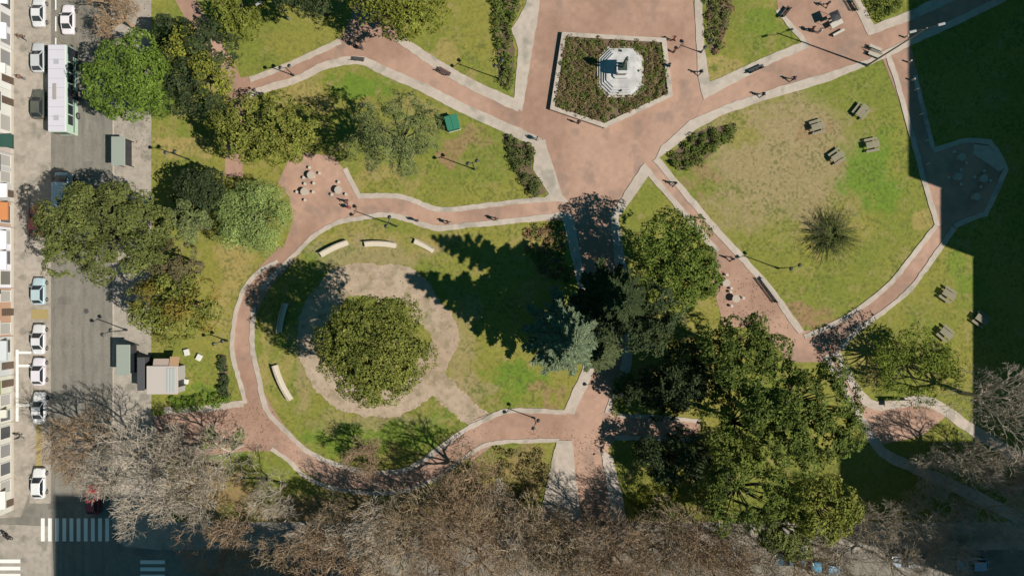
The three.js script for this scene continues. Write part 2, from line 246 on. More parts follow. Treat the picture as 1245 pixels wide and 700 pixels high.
edgePoly([[741, 262], [783, 198], [792, 208], [752, 266], [764, 345], [772, 415], [766, 450], [745, 502], [735, 502], [754, 448], [760, 415], [751, 345]]);
edging([[787, 208], [806, 230], [859, 291], [872, 306]], 7, false);
edging([[797, 193], [830, 232], [880, 290], [911, 323], [930, 344], [950, 370], [974, 404]], 8, false);
edging([[978, 409], [1000, 400], [1028, 386], [1079, 347.6], [1110, 310], [1138, 275]], 6);
edging([[1022, 425], [1036, 407], [1064, 386], [1105, 353], [1130, 320], [1149, 293], [1160, 277]], 6);
edging([[1079, 66], [1090, 98], [1110, 170], [1123, 219], [1140, 275]], 6, false); edging([[1112, 92], [1122, 134], [1135, 182]], 5, false);
edging([[1135, 183], [1155, 177], [1168, 172], [1185, 170.5], [1203, 173], [1214, 187], [1223, 206], [1215, 225], [1198, 260], [1173, 269], [1160, 275]], 6, false);
edging([[1016, 428], [1030, 455], [1048, 482], [1062, 492], [1110, 487], [1131, 489], [1182, 522], [1250, 562]], [9, 14]);
edging([[1003, 432], [1030, 480], [1048, 512], [1072, 548], [1110, 568], [1150, 586], [1245, 632]], [8, 15]);
edgePoly([[677, 535], [696, 535], [700, 580], [706, 632], [654, 634], [662, 600]]); edgePoly([[730, 545], [745, 555], [756, 600], [762, 632], [744, 632], [738, 590]]);
edging([[750, 504], [800, 507], [852, 512]], 5); edging([[748, 532], [800, 533], [850, 534]], 5);
// raised triangular slab of the shaded plaza
structure(mesh('stone_slab', slab([[1184, 176], [1202, 178], [1212, 190], [1220, 205], [1214, 209], [1182, 187]], G, G + 0.19), M.concrete));
// zebra crossings, lane line
for (let k = 0; k < 10; k++) structure(mesh('crossing_stripe', sheet([[49 + k * 8.7, 630], [53.6 + k * 8.7, 630], [53.6 + k * 8.7, 658], [49 + k * 8.7, 658]], 0.016), paint));
for (let k = 0; k < 10; k++) { structure(mesh('crossing_stripe', sheet([[170, 681 + k * 8.7], [200, 681 + k * 8.7], [200, 685.5 + k * 8.7], [170, 685.5 + k * 8.7]], 0.016), paint)); structure(mesh('crossing_stripe', sheet([[-6, 680 + k * 8.7], [24, 680 + k * 8.7], [24, 684.5 + k * 8.7], [-6, 684.5 + k * 8.7]], 0.016), paint)); }
for (let k = 0; k < 3; k++) structure(mesh('lane_line', sheet([[66.3, -6 + k * 26], [67.8, -6 + k * 26], [67.8, 12 + k * 26], [66.3, 12 + k * 26]], 0.014), paint));
structure(mesh('kerb', slab([[136.5, -400], [138.5, -400], [138.5, 640], [136.5, 640]], -0.02, G + 0.006), M.concrete));
{ const ochre = mat(0.30, 0.235, 0.10, 0.9); structure(mesh('yellow_line', sheet([[43, 515], [50, 515], [50, 575], [43, 575]], 0.012), ochre)); structure(mesh('yellow_line', sheet([[37, 376], [58, 376], [58, 388], [37, 388]], 0.012), ochre)); }
for (const y of [427, 443, 491]) structure(mesh('bay_line', sheet([[20, y], [38, y], [38, y + 3], [20, y + 3]], G + 0.006), paint));
structure(mesh('bay_line', sheet([[19, 425], [22.5, 425], [22.5, 512], [19, 512]], G + 0.010), paint));

// ---------------------------------------------------------------- buildings
// shops along the west pavement: front face at plan x = 16
const shopGlass = [[0.10, 0.11, 0.12], [0.22, 0.22, 0.22], [0.06, 0.065, 0.07], [0.34, 0.33, 0.31], [0.15, 0.145, 0.13]].map((c, i) => mat(...c, i % 2 ? 0.6 : 0.2));
function shopWindow(p, w, z, y0, h, frameM) { const f = mesh('window', merge([box(0.1, 0.1, w, 0.05, y0 - 0.1, z), box(0.1, 0.1, w, 0.05, y0 + h, z), box(0.1, h, 0.1, 0.05, y0, z - w / 2 + 0.05), box(0.1, h, 0.1, 0.05, y0, z + w / 2 - 0.05)]), frameM, p); mesh('pane', box(0.03, h, w - 0.2, 0.02, y0, z), shopGlass[Math.floor(hash(Math.round(w * 100), Math.round(z * 100), Math.round(frameM.color.g * 99)) * 5)], f); return f; }
function shop(y0, y1, height, col, label, opt = {}) {
  const z0 = gz(y0), z1 = gz(y1), L = z1 - z0, x = gx(16);
  const b = thing('shop_building', label, 'building', [x, G, (z0 + z1) / 2]);
  const wm = mat(...col, 0.85), tm = opt.trim ? mat(...opt.trim, 0.7) : white;
  mesh('wall', box(18, height, L - 0.04, -9.0, 0, 0), wm, b);
  mesh('roof', box(18.3, 0.25, L - 0.06, -8.95, height, 0), stone, b);
  mesh('plinth', box(0.06, 0.45, L - 0.1, 0.03, 0, 0), stone, b);
  mesh('cornice', box(0.18, 0.16, L - 0.1, 0.09, 3.15, 0), tm, b);
  const n = Math.max(1, Math.round(L / 2.6)), step = L / n;
  for (let i = 0; i < n; i++) {
    const z = -L / 2 + (i + 0.5) * step;
    if ((opt.door ?? 0) === i) { const d = mesh('door', box(0.07, 2.2, 1.0, 0.035, 0, z), mat(...(opt.doorCol || [0.10, 0.07, 0.05]), 0.5), b); mesh('handle', box(0.06, 0.3, 0.04, 0.1, 1.0, z + 0.36), chrome, d); }
    else shopWindow(b, step * 0.72, z, 0.62, 1.9, tm);
    for (let f = 1; f * 3.2 + 2 < height; f++) { const w = mesh('window', box(0.08, 1.5, 1.2, 0.04, f * 3.2 + 0.9, z), darkGlass, b); mesh('sill', box(0.16, 0.08, 1.4, 0.08, f * 3.2 + 0.8, z), tm, w); }
  }
  for (const [a0, a1, depth, hgt, c] of opt.awnings || []) { const w = (a1 - a0) / U * 0.96, zc = gz((a0 + a1) / 2) - (z0 + z1) / 2; const a = mesh('awning', panel([[0.02, hgt + 0.35, zc - w / 2], [0.02, hgt + 0.35, zc + w / 2], [depth, hgt, zc + w / 2], [depth, hgt, zc - w / 2]], 0.05), mat(...c, 0.85), b); mesh('valance', box(0.04, 0.22, w, depth, hgt - 0.2, zc), mat(...c.map(v => v * 0.8), 0.85), a); }
  for (const [a0, a1, c] of opt.signs || []) { const w = (a1 - a0) / U, zc = gz((a0 + a1) / 2) - (z0 + z1) / 2; mesh('sign_board', box(0.14, 0.55, w, 0.07, 2.55, zc), mat(...c, 0.5), b); }
  return b;
}
shop(-90, 62, 11, [0.55, 0.55, 0.56], 'pale grey shop building with white trims across from the two white cars', { awnings: [[-2, 14, 0.9, 2.4, [0.62, 0.6, 0.62]], [36, 56, 0.8, 2.5, [0.6, 0.62, 0.68]]], door: 9 });
shop(62, 112, 9, [0.62, 0.62, 0.60], 'white shop building with barred display windows level with the bus', { door: 1, awnings: [[84, 96, 0.7, 2.5, [0.55, 0.56, 0.52]]] });
shop(112, 166, 13, [0.58, 0.58, 0.54], 'off white shop building next to the dark green awning', { door: 0, signs: [[118, 140, [0.1, 0.11, 0.1]]] });
shop(166, 188, 9, [0.42, 0.36, 0.34], 'narrow building with a dark green awning over the pavement', { awnings: [[168, 184, 1.7, 2.45, [0.015, 0.06, 0.045]]], door: 0, doorCol: [0.03, 0.05, 0.05] });
shop(188, 246, 12, [0.40, 0.40, 0.40], 'grey shop building with a white beam between green and orange awnings', { awnings: [[226, 243, 0.9, 2.5, [0.68, 0.66, 0.64]]], door: 2, signs: [[192, 212, [0.12, 0.12, 0.14]]] });
shop(246, 277, 9, [0.38, 0.27, 0.2], 'narrow building with an orange awning facing the red car', { awnings: [[248, 270, 1.0, 2.4, [0.42, 0.17, 0.06]]], door: 1 });
shop(277, 350, 14, [0.62, 0.62, 0.68], 'lilac white shop building with a row of display windows', { awnings: [[282, 304, 0.8, 2.5, [0.66, 0.66, 0.74]], [306, 328, 0.8, 2.5, [0.64, 0.64, 0.72]]], door: 3 });
shop(350, 408, 10, [0.40, 0.25, 0.17], 'brown brick coloured building with black drainpipe', { door: 1, signs: [[352, 357, [0.02, 0.02, 0.02]], [388, 406, [0.5, 0.48, 0.44]]] });
shop(408, 455, 12, [0.46, 0.48, 0.48], 'blue grey shop building behind the painted pavement bays', { awnings: [[412, 436, 0.9, 2.5, [0.42, 0.45, 0.46]]], door: 1 });
shop(455, 512, 9, [0.50, 0.50, 0.42], 'cream shop building with a green window box', { door: 0, awnings: [[494, 504, 0.8, 2.4, [0.5, 0.48, 0.42]]], signs: [[460, 476, [0.2, 0.24, 0.08]]] });
shop(512, 620, 15, [0.52, 0.51, 0.46], 'long cream corner building beside the street junction', { door: 4, awnings: [[590, 612, 0.7, 2.5, [0.6, 0.58, 0.52]]] });
// apartment blocks whose shadows fall on the park
function block(e0, e1, n0, n1, h, col, label, faces) {
  const x0 = gx(e0), x1 = gx(e1), z0 = gz(n0), z1 = gz(n1), w = x1 - x0, d = z1 - z0;
  const b = thing('apartment_block', label, 'building', [(x0 + x1) / 2, G, (z0 + z1) / 2]);
  mesh('wall', box(w - 0.05, h, d - 0.05, 0, 0, 0), mat(...col, 0.9), b); mesh('roof', box(w - 0.4, 0.3, d - 0.4, 0, h - 0.02, 0), stone, b);
  const wg = new THREE.BoxGeometry(0.12, 1.6, 1.7), wx = new THREE.BoxGeometry(1.7, 1.6, 0.12), fl = Math.floor((h - 1) / 3.1);
  const put = (g, x, y, z) => { const o = mesh('window', g, darkGlass, b); o.position.set(x, y, z); };
  for (let f = 0; f < fl; f++) {
    if (faces.includes('w')) for (let k = 0; k < Math.min(22, Math.floor(d / 3.8)); k++) put(wg, -w / 2 - 0.02, f * 3.1 + 2, -d / 2 + (k + 0.5) * d / Math.min(22, Math.floor(d / 3.8)));
    if (faces.includes('n')) for (let k = 0; k < Math.min(13, Math.floor(w / 3.8)); k++) put(wx, -w / 2 + (k + 0.5) * w / Math.min(13, Math.floor(w / 3.8)), f * 3.1 + 2, -d / 2 - 0.02);
  }
  return b;
}
block(1350, 1520, -300, 304, 31.5, [0.42, 0.38, 0.33], 'long beige apartment block across the far street, tallest of the row', 'w');
block(1350, 1520, 304, 373, 26.5, [0.45, 0.43, 0.4], 'narrow grey apartment block wedged in the far row', 'w');
block(1350, 1520, 373, 600, 21.4, [0.40, 0.33, 0.27], 'low tan apartment block in the far row', 'w');
block(1350, 1560, 655, 770, 42.3, [0.36, 0.34, 0.32], 'dark grey apartment block on the far street corner', 'w');
block(1000, 1560, 780, 1000, 16, [0.44, 0.4, 0.35], 'long low apartment block on the side street', 'n');
block(557, 700, 780, 1010, 63, [0.46, 0.44, 0.4], 'tall pale apartment tower on the side street', 'n');
block(700, 1000, 780, 990, 13, [0.42, 0.36, 0.3], 'lowest apartment block, between the tall tower and the long low block', 'n');

// ---------------------------------------------------------------- trees
const leafMat = new THREE.MeshPhysicalMaterial({ vertexColors: true, roughness: 0.9, specularIntensity: 0.25, transmission: 0.12, thickness: 0, side: THREE.DoubleSide });
class Leaves {
  constructor(seed) { this.p = []; this.c = []; this.n = []; this.r = rng(seed); }
  // one leaf spray: a pointed four-sided face, slightly folded
  add(x, y, z, nx, ny, nz, L, W, col, ax, ay, az) {
    const r = this.r; let tx, ty, tz;
    if (ax === undefined) { tx = r() - 0.5; ty = r() - 0.5; tz = r() - 0.5; } else { tx = ax; ty = ay; tz = az; }
    let l = Math.hypot(nx, ny, nz) || 1; nx /= l; ny /= l; nz /= l;
    const d = tx * nx + ty * ny + tz * nz; tx -= d * nx; ty -= d * ny; tz -= d * nz; l = Math.hypot(tx, ty, tz) || 1; tx /= l; ty /= l; tz /= l;
    const bx = ny * tz - nz * ty, by = nz * tx - nx * tz, bz = nx * ty - ny * tx, a = L / 2, b = W / 2, f = W * 0.18;
    const A = [x - tx * a, y - ty * a, z - tz * a], C = [x + tx * a, y + ty * a, z + tz * a];
    const B = [x + bx * b + nx * f, y + by * b + ny * f, z + bz * b + nz * f], D = [x - bx * b + nx * f, y - by * b + ny * f, z - bz * b + nz * f];
    this.p.push(...A, ...B, ...C, ...A, ...C, ...D);
    for (let k = 0; k < 6; k++) { this.n.push(nx, ny, nz); this.c.push(col[0], col[1], col[2]); }
  }
  geo() { const g = new THREE.BufferGeometry(); g.setAttribute('position', new THREE.Float32BufferAttribute(this.p, 3)); g.setAttribute('color', new THREE.Float32BufferAttribute(this.c, 3)); g.computeVertexNormals(); return g; }
}
const pick = (r, cols) => { const k = r() * (cols.length - 1), i = Math.floor(k), c = mixc(cols[i], cols[Math.min(cols.length - 1, i + 1)], k - i), v = 0.75 + 0.5 * r(); return [c[0] * v, c[1] * v, c[2] * v]; };
// broad crown: lobes on the ends of limbs, each a ragged shell of leaf sprays with holes
function lobes(r, rx, ry, rz, n, size, qv = [0.62, 0.22]) {
  const out = [];
  for (let i = 0; i < n; i++) {
    const k = (i + 0.5) / n, a = i * 2.39996 + r() * 0.7, el = Math.asin(Math.min(1, 0.02 + 0.98 * (1 - k))) + (r() - 0.5) * 0.3, q = qv[0] + qv[1] * r();
    out.push([Math.cos(a) * Math.cos(el) * rx * q, Math.sin(el) * ry * 0.62 * q - 0.1 * ry, Math.sin(a) * Math.cos(el) * rz * q, size * (0.75 + 0.5 * r())]);
  }
  return out;
}
function leafyCrown(seed, rx, ry, rz, o) {
  const lv = new Leaves(seed), r = lv.r, lb = lobes(r, rx, ry, rz, o.lobes, o.size * Math.min(rx, rz), o.q);
  const tot = lb.reduce((s, l) => s + l[3] * l[3], 0);
  for (const [cx, cy, cz, s] of lb) {
    const n = Math.round(o.leaves * s * s / tot), tone = 0.82 + 0.36 * r(), cset = o.accent && r() < o.accentP ? o.accent : o.cols;
    for (let i = 0; i < n; i++) {
      const u = r() * 1.5 - 0.5, a = r() * 6.2832, q = Math.sqrt(Math.max(0, 1 - u * u)), dx = q * Math.cos(a), dy = u, dz = q * Math.sin(a);
      const bump = n3(dx * 2.6 + cx * 3, dy * 2.6 + cy * 3, dz * 2.6 + cz * 3, seed), rad = s * (0.62 + 0.75 * bump) * (1 - 0.28 * r() * r());
      const x = cx + dx * rad, y = cy + dy * rad * (o.flat ?? 0.8), z = cz + dz * rad;
      if (n3(x * o.holeF, y * o.holeF, z * o.holeF, seed + 9) < o.hole) continue;
      const L = o.leaf * (0.5 + 1.1 * r() * r() + 0.25 * r()), c = pick(r, cset).map(v => v * tone);
      lv.add(x, y, z, dx + (r() - 0.5) * o.spread, dy + 0.35 + (r() - 0.5) * o.spread, dz + (r() - 0.5) * o.spread, L, L * o.aspect, c);
    }
  }
  return [lv.geo(), lb];
}
function trunkGeo(r, h, rad, lb, yc, sway = 0.3) {
  const list = [], top = [sway * (r() - 0.5), h, sway * (r() - 0.5)];
  list.push(rod([0, -0.15, 0], [top[0] * 0.5, h * 0.55, top[2] * 0.5], rad * 1.25, rad * 0.95, 9), rod([top[0] * 0.5, h * 0.55, top[2] * 0.5], top, rad * 0.95, rad * 0.75, 9), rod([0, -0.15, 0], [0, 0.35, 0], rad * 1.8, rad * 1.2, 9));
  for (const [x, y, z, s] of lb) { const e = [x * 0.86, yc + y - s * 0.15, z * 0.86], m = [top[0] + (e[0] - top[0]) * 0.5, h + (e[1] - h) * 0.38, top[2] + (e[2] - top[2]) * 0.5]; list.push(rod(top, m, rad * 0.5, rad * 0.3, 6), rod(m, e, rad * 0.3, rad * 0.12, 6)); }
  return merge(list);
}
const bright = (k, a) => a.map(c => [c[0] * k * 1.0, c[1] * k * 1.01, c[2] * k * 0.8]);
const OL = bright(1.3, [[0.068, 0.082, 0.026], [0.094, 0.108, 0.036], [0.128, 0.136, 0.05]]), BR = bright(1.12, [[0.062, 0.105, 0.018], [0.10, 0.155, 0.026], [0.145, 0.20, 0.045]]), DK = [[0.03, 0.046, 0.02], [0.048, 0.068, 0.026], [0.07, 0.09, 0.034]], YG = bright(1.25, [[0.10, 0.112, 0.018], [0.16, 0.168, 0.028], [0.215, 0.21, 0.05]]), MG = bright(1.2, [[0.055, 0.078, 0.018], [0.085, 0.112, 0.026], [0.122, 0.148, 0.04]]), LG = bright(1.35, [[0.115, 0.16, 0.055], [0.165, 0.215, 0.08], [0.22, 0.265, 0.115]]), AU = [[0.19, 0.13, 0.025], [0.22, 0.17, 0.03], [0.13, 0.14, 0.03]], GY = bright(1.3, [[0.085, 0.108, 0.06], [0.12, 0.145, 0.08], [0.165, 0.185, 0.105]]), BG = [[0.03, 0.058, 0.042], [0.05, 0.085, 0.06], [0.075, 0.11, 0.075]];
let seedN = 100;
// broadleaf(plan x, plan y of the crown as surveyed, crown radii in plan units, height of the crown's middle)
function broadleaf(e, n, re, rn, hm, ry, cols, label, o = {}) {
  const seed = o.seed ?? ++seedN * 17, [x, z] = at(e, n, hm), k = (HC - hm) / HC, rx = re / U * k, rz = rn / U * k, mean = (rx + rz) / 2;
  const op = { lobes: Math.round(9 + mean * 2.2), size: 0.36, leaves: Math.round(3200 + 430 * mean * mean), leaf: 0.33, aspect: 0.6, spread: 1.5, hole: 0.33, holeF: 0.9, cols, ...o };
  const t = thing(o.name || 'broadleaf_tree', label, 'tree', [x, G, z], 0, o.group);
  const [g, lb] = leafyCrown(seed, rx, ry, rz, op); g.translate(0, hm - G, 0);
  mesh('trunk', trunkGeo(rng(seed + 1), Math.max(0.8, hm - ry * 0.75), 0.09 + 0.035 * mean, lb, hm - G), o.bark || bark, t);
  const c = mesh('crown', g, leafMat, t); c.userData.kind = 'stuff';
  return t;
}
// cedar: tiers of flat boughs round one leader
function cedar(e, n, re, h, base, cols, label, o = {}) {
  const hm = base + (h - base) * 0.25, seed = ++seedN * 17, lv = new Leaves(seed), r = lv.r, [x, z] = at(e, n, hm), R = re / U * (HC - hm) / HC, br = [];
  const t = thing('conifer_tree', label, 'tree', [x, G, z], 0, o.group);
  const tiers = o.tiers ?? 15;
  for (let k = 0; k < tiers; k++) {
    const f = k / (tiers - 1), y = base + (h - base) * f, rr = R * Math.pow(1 - f, 0.75) + 0.25, nb = Math.round(5 + 5 * (1 - f));
    for (let b = 0; b < nb; b++) {
      const a = (b + r() * 0.6) / nb * 6.283 + k * 1.1, L = rr * (0.7 + 0.42 * r()), dx = Math.cos(a), dz = Math.sin(a), drop = L * (o.drop ?? 0.12);
      br.push(rod([0, y, 0], [dx * L * 0.9, y - drop * 0.8, dz * L * 0.9], 0.05 + 0.012 * L, 0.015, 4));
      const m = Math.round(34 * L + 14);
      for (let i = 0; i < m; i++) {
        const s = Math.sqrt(r()), w = (0.16 + 0.2 * L) * (1 - s * 0.75), off = (r() - 0.5) * 2 * w, px = dx * L * s - dz * off, pz = dz * L * s + dx * off;
        const sd = Math.sign(off) * 0.8; lv.add(px, y - drop * s + (r() - 0.4) * 0.22, pz, (r() - 0.5) * 0.9, 1, (r() - 0.5) * 0.9, 0.62 * (0.6 + 0.7 * r()), 0.2, pick(r, cols), dx - dz * sd, -0.15, dz + dx * sd);
      }
    }
  }
  mesh('trunk', merge([rod([0, -0.15, 0], [0, h - 0.3, 0], 0.16 + 0.03 * R, 0.03, 8), rod([0, -0.15, 0], [0, 0.4, 0], 0.3 + 0.05 * R, 0.17 + 0.03 * R, 8), ...br]), bark, t);
  const c = mesh('crown', lv.geo(), leafMat, t); c.userData.kind = 'stuff'; return t;
}
// bare winter tree: limbs forking into a haze of twigs
function bareGeo(seed, h, R, o = {}) {
  const r = rng(seed), list = [], tips = [], depth = o.depth ?? 6, thick = o.thick ?? 1.3;
  function grow(p, d, len, rad, lv) {
    const sides = lv < 2 ? 7 : lv < 4 ? 4 : 3, mid = p.clone().addScaledVector(d, len * 0.5); mid.x += (r() - 0.5) * len * 0.16; mid.z += (r() - 0.5) * len * 0.16;
    const end = p.clone().addScaledVector(d, len); end.x += (r() - 0.5) * len * 0.2; end.z += (r() - 0.5) * len * 0.2;
    if (lv < 4) { list.push(rod(p.toArray(), mid.toArray(), rad, rad * 0.82, sides), rod(mid.toArray(), end.toArray(), rad * 0.82, rad * 0.66, sides)); } else list.push(rod(p.toArray(), end.toArray(), rad, rad * 0.6, 3, true));
    if (lv >= depth) { tips.push(end); return; }
    const nb = lv === 0 ? 5 : lv < 3 ? 3 + (r() < 0.4 ? 1 : 0) : 3 + (r() < 0.5 ? 1 : 0);
    for (let b = 0; b < nb; b++) {
      const a = (b + r() * 0.7) / nb * 6.283, spread = lv === 0 ? 0.62 + 0.3 * r() : 0.45 + 0.4 * r();
      const u = new THREE.Vector3(0, 1, 0).cross(d); if (u.length() < 0.1) u.set(1, 0, 0); u.normalize(); const v = d.clone().cross(u);
      const nd = d.clone().multiplyScalar(Math.cos(spread)).addScaledVector(u, Math.sin(spread) * Math.cos(a)).addScaledVector(v, Math.sin(spread) * Math.sin(a)); nd.y += lv > 2 ? 0.1 : 0.16; nd.normalize();
      const from = b === 0 || lv === 0 ? end : p.clone().lerp(end, 0.5 + 0.5 * r());
      grow(from, nd, len * (lv === 0 ? 0.82 : 0.74) * (0.75 + 0.4 * r()), Math.max(rad * (b === 0 ? 0.66 : 0.5), o.twig ?? 0.024), lv + 1);
    }
  }
  grow(new THREE.Vector3(0, -0.15, 0), new THREE.Vector3((r() - 0.5) * 0.1, 1, (r() - 0.5) * 0.1).normalize(), h * (o.bole ?? 0.3), (0.2 + R * 0.015) * thick, 0);
  let g = merge(list); g.computeBoundingBox(); const bb = g.boundingBox, s = 2 * R / Math.max(bb.max.x - bb.min.x, bb.max.z - bb.min.z), sy = h / bb.max.y; g.scale(s, sy, s); tips.forEach(t => t.set(t.x * s, t.y * sy, t.z * s)); g.computeVertexNormals();
  return [g, tips];
}
function litterOn(seed, tips, n, cols, leaf) { const lv = new Leaves(seed), r = lv.r; for (let i = 0; i < n; i++) { const t = tips[Math.floor(r() * tips.length)]; lv.add(t.x + (r() - 0.5) * 0.9, t.y + (r() - 0.5) * 0.7, t.z + (r() - 0.5) * 0.9, r() - 0.5, r() + 0.2, r() - 0.5, leaf * (0.6 + 0.8 * r()), leaf * 0.6, pick(r, cols)); } return lv.geo(); }

// leafy trees, west side first
broadleaf(160, 98, 56, 58, 9, 4, BR, 'bright green round tree beside the bus, shading the avenue edge', { leaf: 0.4, aspect: 0.45, hole: 0.34, lobes: 24, size: 0.3 });
broadleaf(240, 82, 46, 64, 9, 4, DK, 'dark green tall tree touching the bright green tree by the bus', { accent: YG, accentP: 0.25, hole: 0.4 });
broadleaf(208, 40, 26, 26, 6, 2.6, DK, 'small dark tree at the end of the pinkish walk by the avenue', { hole: 0.38 });
broadleaf(322, 160, 74, 44, 7, 3, YG.map((c, i) => mixc(c, OL[i], 0.45)), 'olive yellow spreading tree above the chess table plaza', { hole: 0.4, lobes: 26, size: 0.34 });
broadleaf(487, -6, 62, 50, 9, 4, YG.map((c, i) => mixc(c, MG[i], 0.3)), 'yellow green tree overhanging the bend of the brick walk', { hole: 0.36 });
broadleaf(372, -22, 52, 40, 10, 4, DK, 'dark tree behind the street lamp at the park edge', { hole: 0.36 });
broadleaf(292, 14, 36, 34, 5, 2.6, YG.map((c, i) => mixc(c, MG[i], 0.5)), 'low green tree between the pinkish walk and the street lamp', { hole: 0.4 });
broadleaf(128, 281, 92, 68, 10, 4.8, OL, 'huge olive green tree spreading over the avenue and parked red car', { lobes: 32, size: 0.26, leaf: 0.31, hole: 0.32, leaves: 40000 });
broadleaf(222, 272, 34, 24, 8, 2.6, GY.map((c, i) => mixc(c, OL[i], 0.5)), 'grey green tree wedged between the huge olive tree and the round light green tree', { hole: 0.42 });
broadleaf(246, 233, 31, 30, 5, 2.8, DK.map(c => c.map(v => v * 0.8)), 'compact very dark green round tree in the dry lawn', { hole: 0.25, leaf: 0.34, size: 0.42 });
broadleaf(210, 372, 60, 46, 8, 3.6, OL.map((c, i) => mixc(c, YG[i], 0.4)), 'yellowing olive tree with orange autumn leaves beside the kiosk', { accent: AU, accentP: 0.3, hole: 0.38, lobes: 30, size: 0.3 });
broadleaf(210, 318, 36, 30, 8, 3, [[0.11, 0.085, 0.045], [0.13, 0.11, 0.05], [0.09, 0.10, 0.04]], 'thin brownish half bare tree below the huge olive tree', { hole: 0.5, leaf: 0.34 });
broadleaf(308, 264, 51, 50, 5, 2.8, LG, 'light green dome shaped tree with fine foliage beside the chess tables', { lobes: 40, size: 0.26, leaf: 0.31, aspect: 0.3, hole: 0.22, leaves: 20000, spread: 1.1 });
broadleaf(455, 425, 75, 73, 14.5, 5.4, OL.map((c, i) => mixc(c, YG[i], 0.45)), 'round olive green tree standing inside the sandy ring', { lobes: 46, size: 0.27, leaf: 0.31, hole: 0.24, q: [0.68, 0.06], leaves: 36000 });
broadleaf(482, 164, 60, 54, 12.5, 4.6, GY.map((c, i) => mixc(c, OL[i], 0.5)), 'loose grey green pine in the lawn beside the green utility box', { name: 'pine_tree', lobes: 24, size: 0.28, hole: 0.34, holeF: 0.7, aspect: 0.3, leaves: 22000 });
cedar(690, 410, 55, 24, 6, GY.map(c => [c[0], c[1] * 1.04, c[2] * 1.35]), 'tall pale grey green conifer with drooping tiers beside the shaded walk', { tiers: 19 });
cedar(745, 364, 48, 26, 7, DK, 'dark green conifer behind the pale conifer', { tiers: 17 });
cedar(728, 424, 28, 15, 5, GY.map((c, i) => mixc(c, DK[i], 0.55)), 'small dark conifer at the edge of the lit brick walk', { tiers: 13 });
broadleaf(820, 320, 60, 60, 10, 4.6, MG.map((c, i) => mixc(c, BR[i], 0.35)), 'mid green lumpy tree between the shaded walk and the diagonal path', { lobes: 30, size: 0.3, hole: 0.34, leaves: 26000 });
broadleaf(780, 386, 50, 46, 15, 4.5, DK, 'dark tall tree overhanging the shaded walk', { hole: 0.4 });
broadleaf(850, 455, 52, 48, 9, 4, DK, 'very dark tree in the shade of the tall grove', { hole: 0.42 });
broadleaf(902, 425, 56, 46, 14, 4.6, MG, 'green tree at the grove edge beside the round tables', { lobes: 26, size: 0.32, hole: 0.4 });
broadleaf(975, 500, 84, 74, 15, 6, MG, 'largest green tree of the grove by the path junction', { lobes: 44, size: 0.24, hole: 0.44, leaves: 40000 });
broadleaf(902, 520, 56, 54, 11, 5, MG.map((c, i) => mixc(c, YG[i], 0.25)), 'tall yellow green tipped tree in the middle of the grove', { lobes: 30, size: 0.27, hole: 0.45 });
broadleaf(905, 600, 62, 52, 10, 4.6, MG, 'green tree at the grove edge facing the leafless street trees', { lobes: 32, size: 0.27, hole: 0.45 });
broadleaf(800, 478, 40, 34, 3.6, 2.2, DK, 'low dark tree beside the lit brick walk', { hole: 0.42 });
broadleaf(816, 560, 52, 40, 4.4, 2.8, DK, 'dark tree beside the trumpet shaped brick entrance', { hole: 0.42 });
broadleaf(1002, 618, 46, 44, 11, 4, YG.map((c, i) => mixc(c, OL[i], 0.35)), 'yellow green round tree beside the dark shaded lawn', { lobes: 28, size: 0.3, hole: 0.34 });
broadleaf(955, 648, 36, 32, 9, 3, OL, 'olive tree between the yellow green tree and parked cars', { hole: 0.4 });
broadleaf(1110, 444, 62, 46, 5.5, 2.6, YG.map((c, i) => mixc(c, BR[i], 0.6)), 'open light green tree with thin foliage beside the pale bench', { lobes: 24, size: 0.3, hole: 0.44, leaf: 0.34, leaves: 12000, aspect: 0.4 });
// sprawling thin tree alone in the big dry lawn
{
  const [x, z] = at(1022, 284, 3), t = thing('thorn_tree', 'dark wiry tree standing alone in the big dry lawn', 'tree', [x, G, z]);
  const lv = new Leaves(88), r = lv.r, stems = [rod([0, -0.15, 0], [0, 0.5, 0], 0.22, 0.12, 7)];
  for (let k = 0; k < 210; k++) {
    const a = r() * 6.283, el = 0.12 + 1.25 * r() * r(), L = (2.4 + 3.0 * r()) * (1 - 0.35 * (el / 1.37)); let p = [0, 0.35, 0], e = el, w = a;
    for (let q = 0; q < 4; q++) {
      const n = [p[0] + Math.cos(w) * Math.cos(e) * L / 4, Math.max(0.25, p[1] + Math.sin(e) * L / 4), p[2] + Math.sin(w) * Math.cos(e) * L / 4];
      stems.push(rod(p, n, 0.034 - 0.006 * q, 0.028 - 0.006 * q, 3, true));
      if (q > 0) for (let b = 0; b < 2; b++) { const m = p.map((v, i2) => v + (n[i2] - v) * r()), d = w + (r() - 0.5) * 1.6; stems.push(rod(m, [m[0] + Math.cos(d) * 0.5, m[1] + 0.1 + 0.15 * r(), m[2] + Math.sin(d) * 0.5], 0.014, 0.008, 3, true)); if (q < 3 || r() < 0.3) lv.add(m[0], m[1] + 0.05, m[2], (r() - 0.5) * 0.8, 1, (r() - 0.5) * 0.8, 0.5, 0.09, pick(r, MG), Math.cos(d), 0.1, Math.sin(d)); }
      p = n; w += (r() - 0.5) * 0.35; e -= 0.12 * r();
    }
  }
  mesh('trunk', merge(stems), mat(0.105, 0.10, 0.05, 0.95), t);
  const c = mesh('crown', lv.geo(), leafMat, t); c.userData.kind = 'stuff';
}
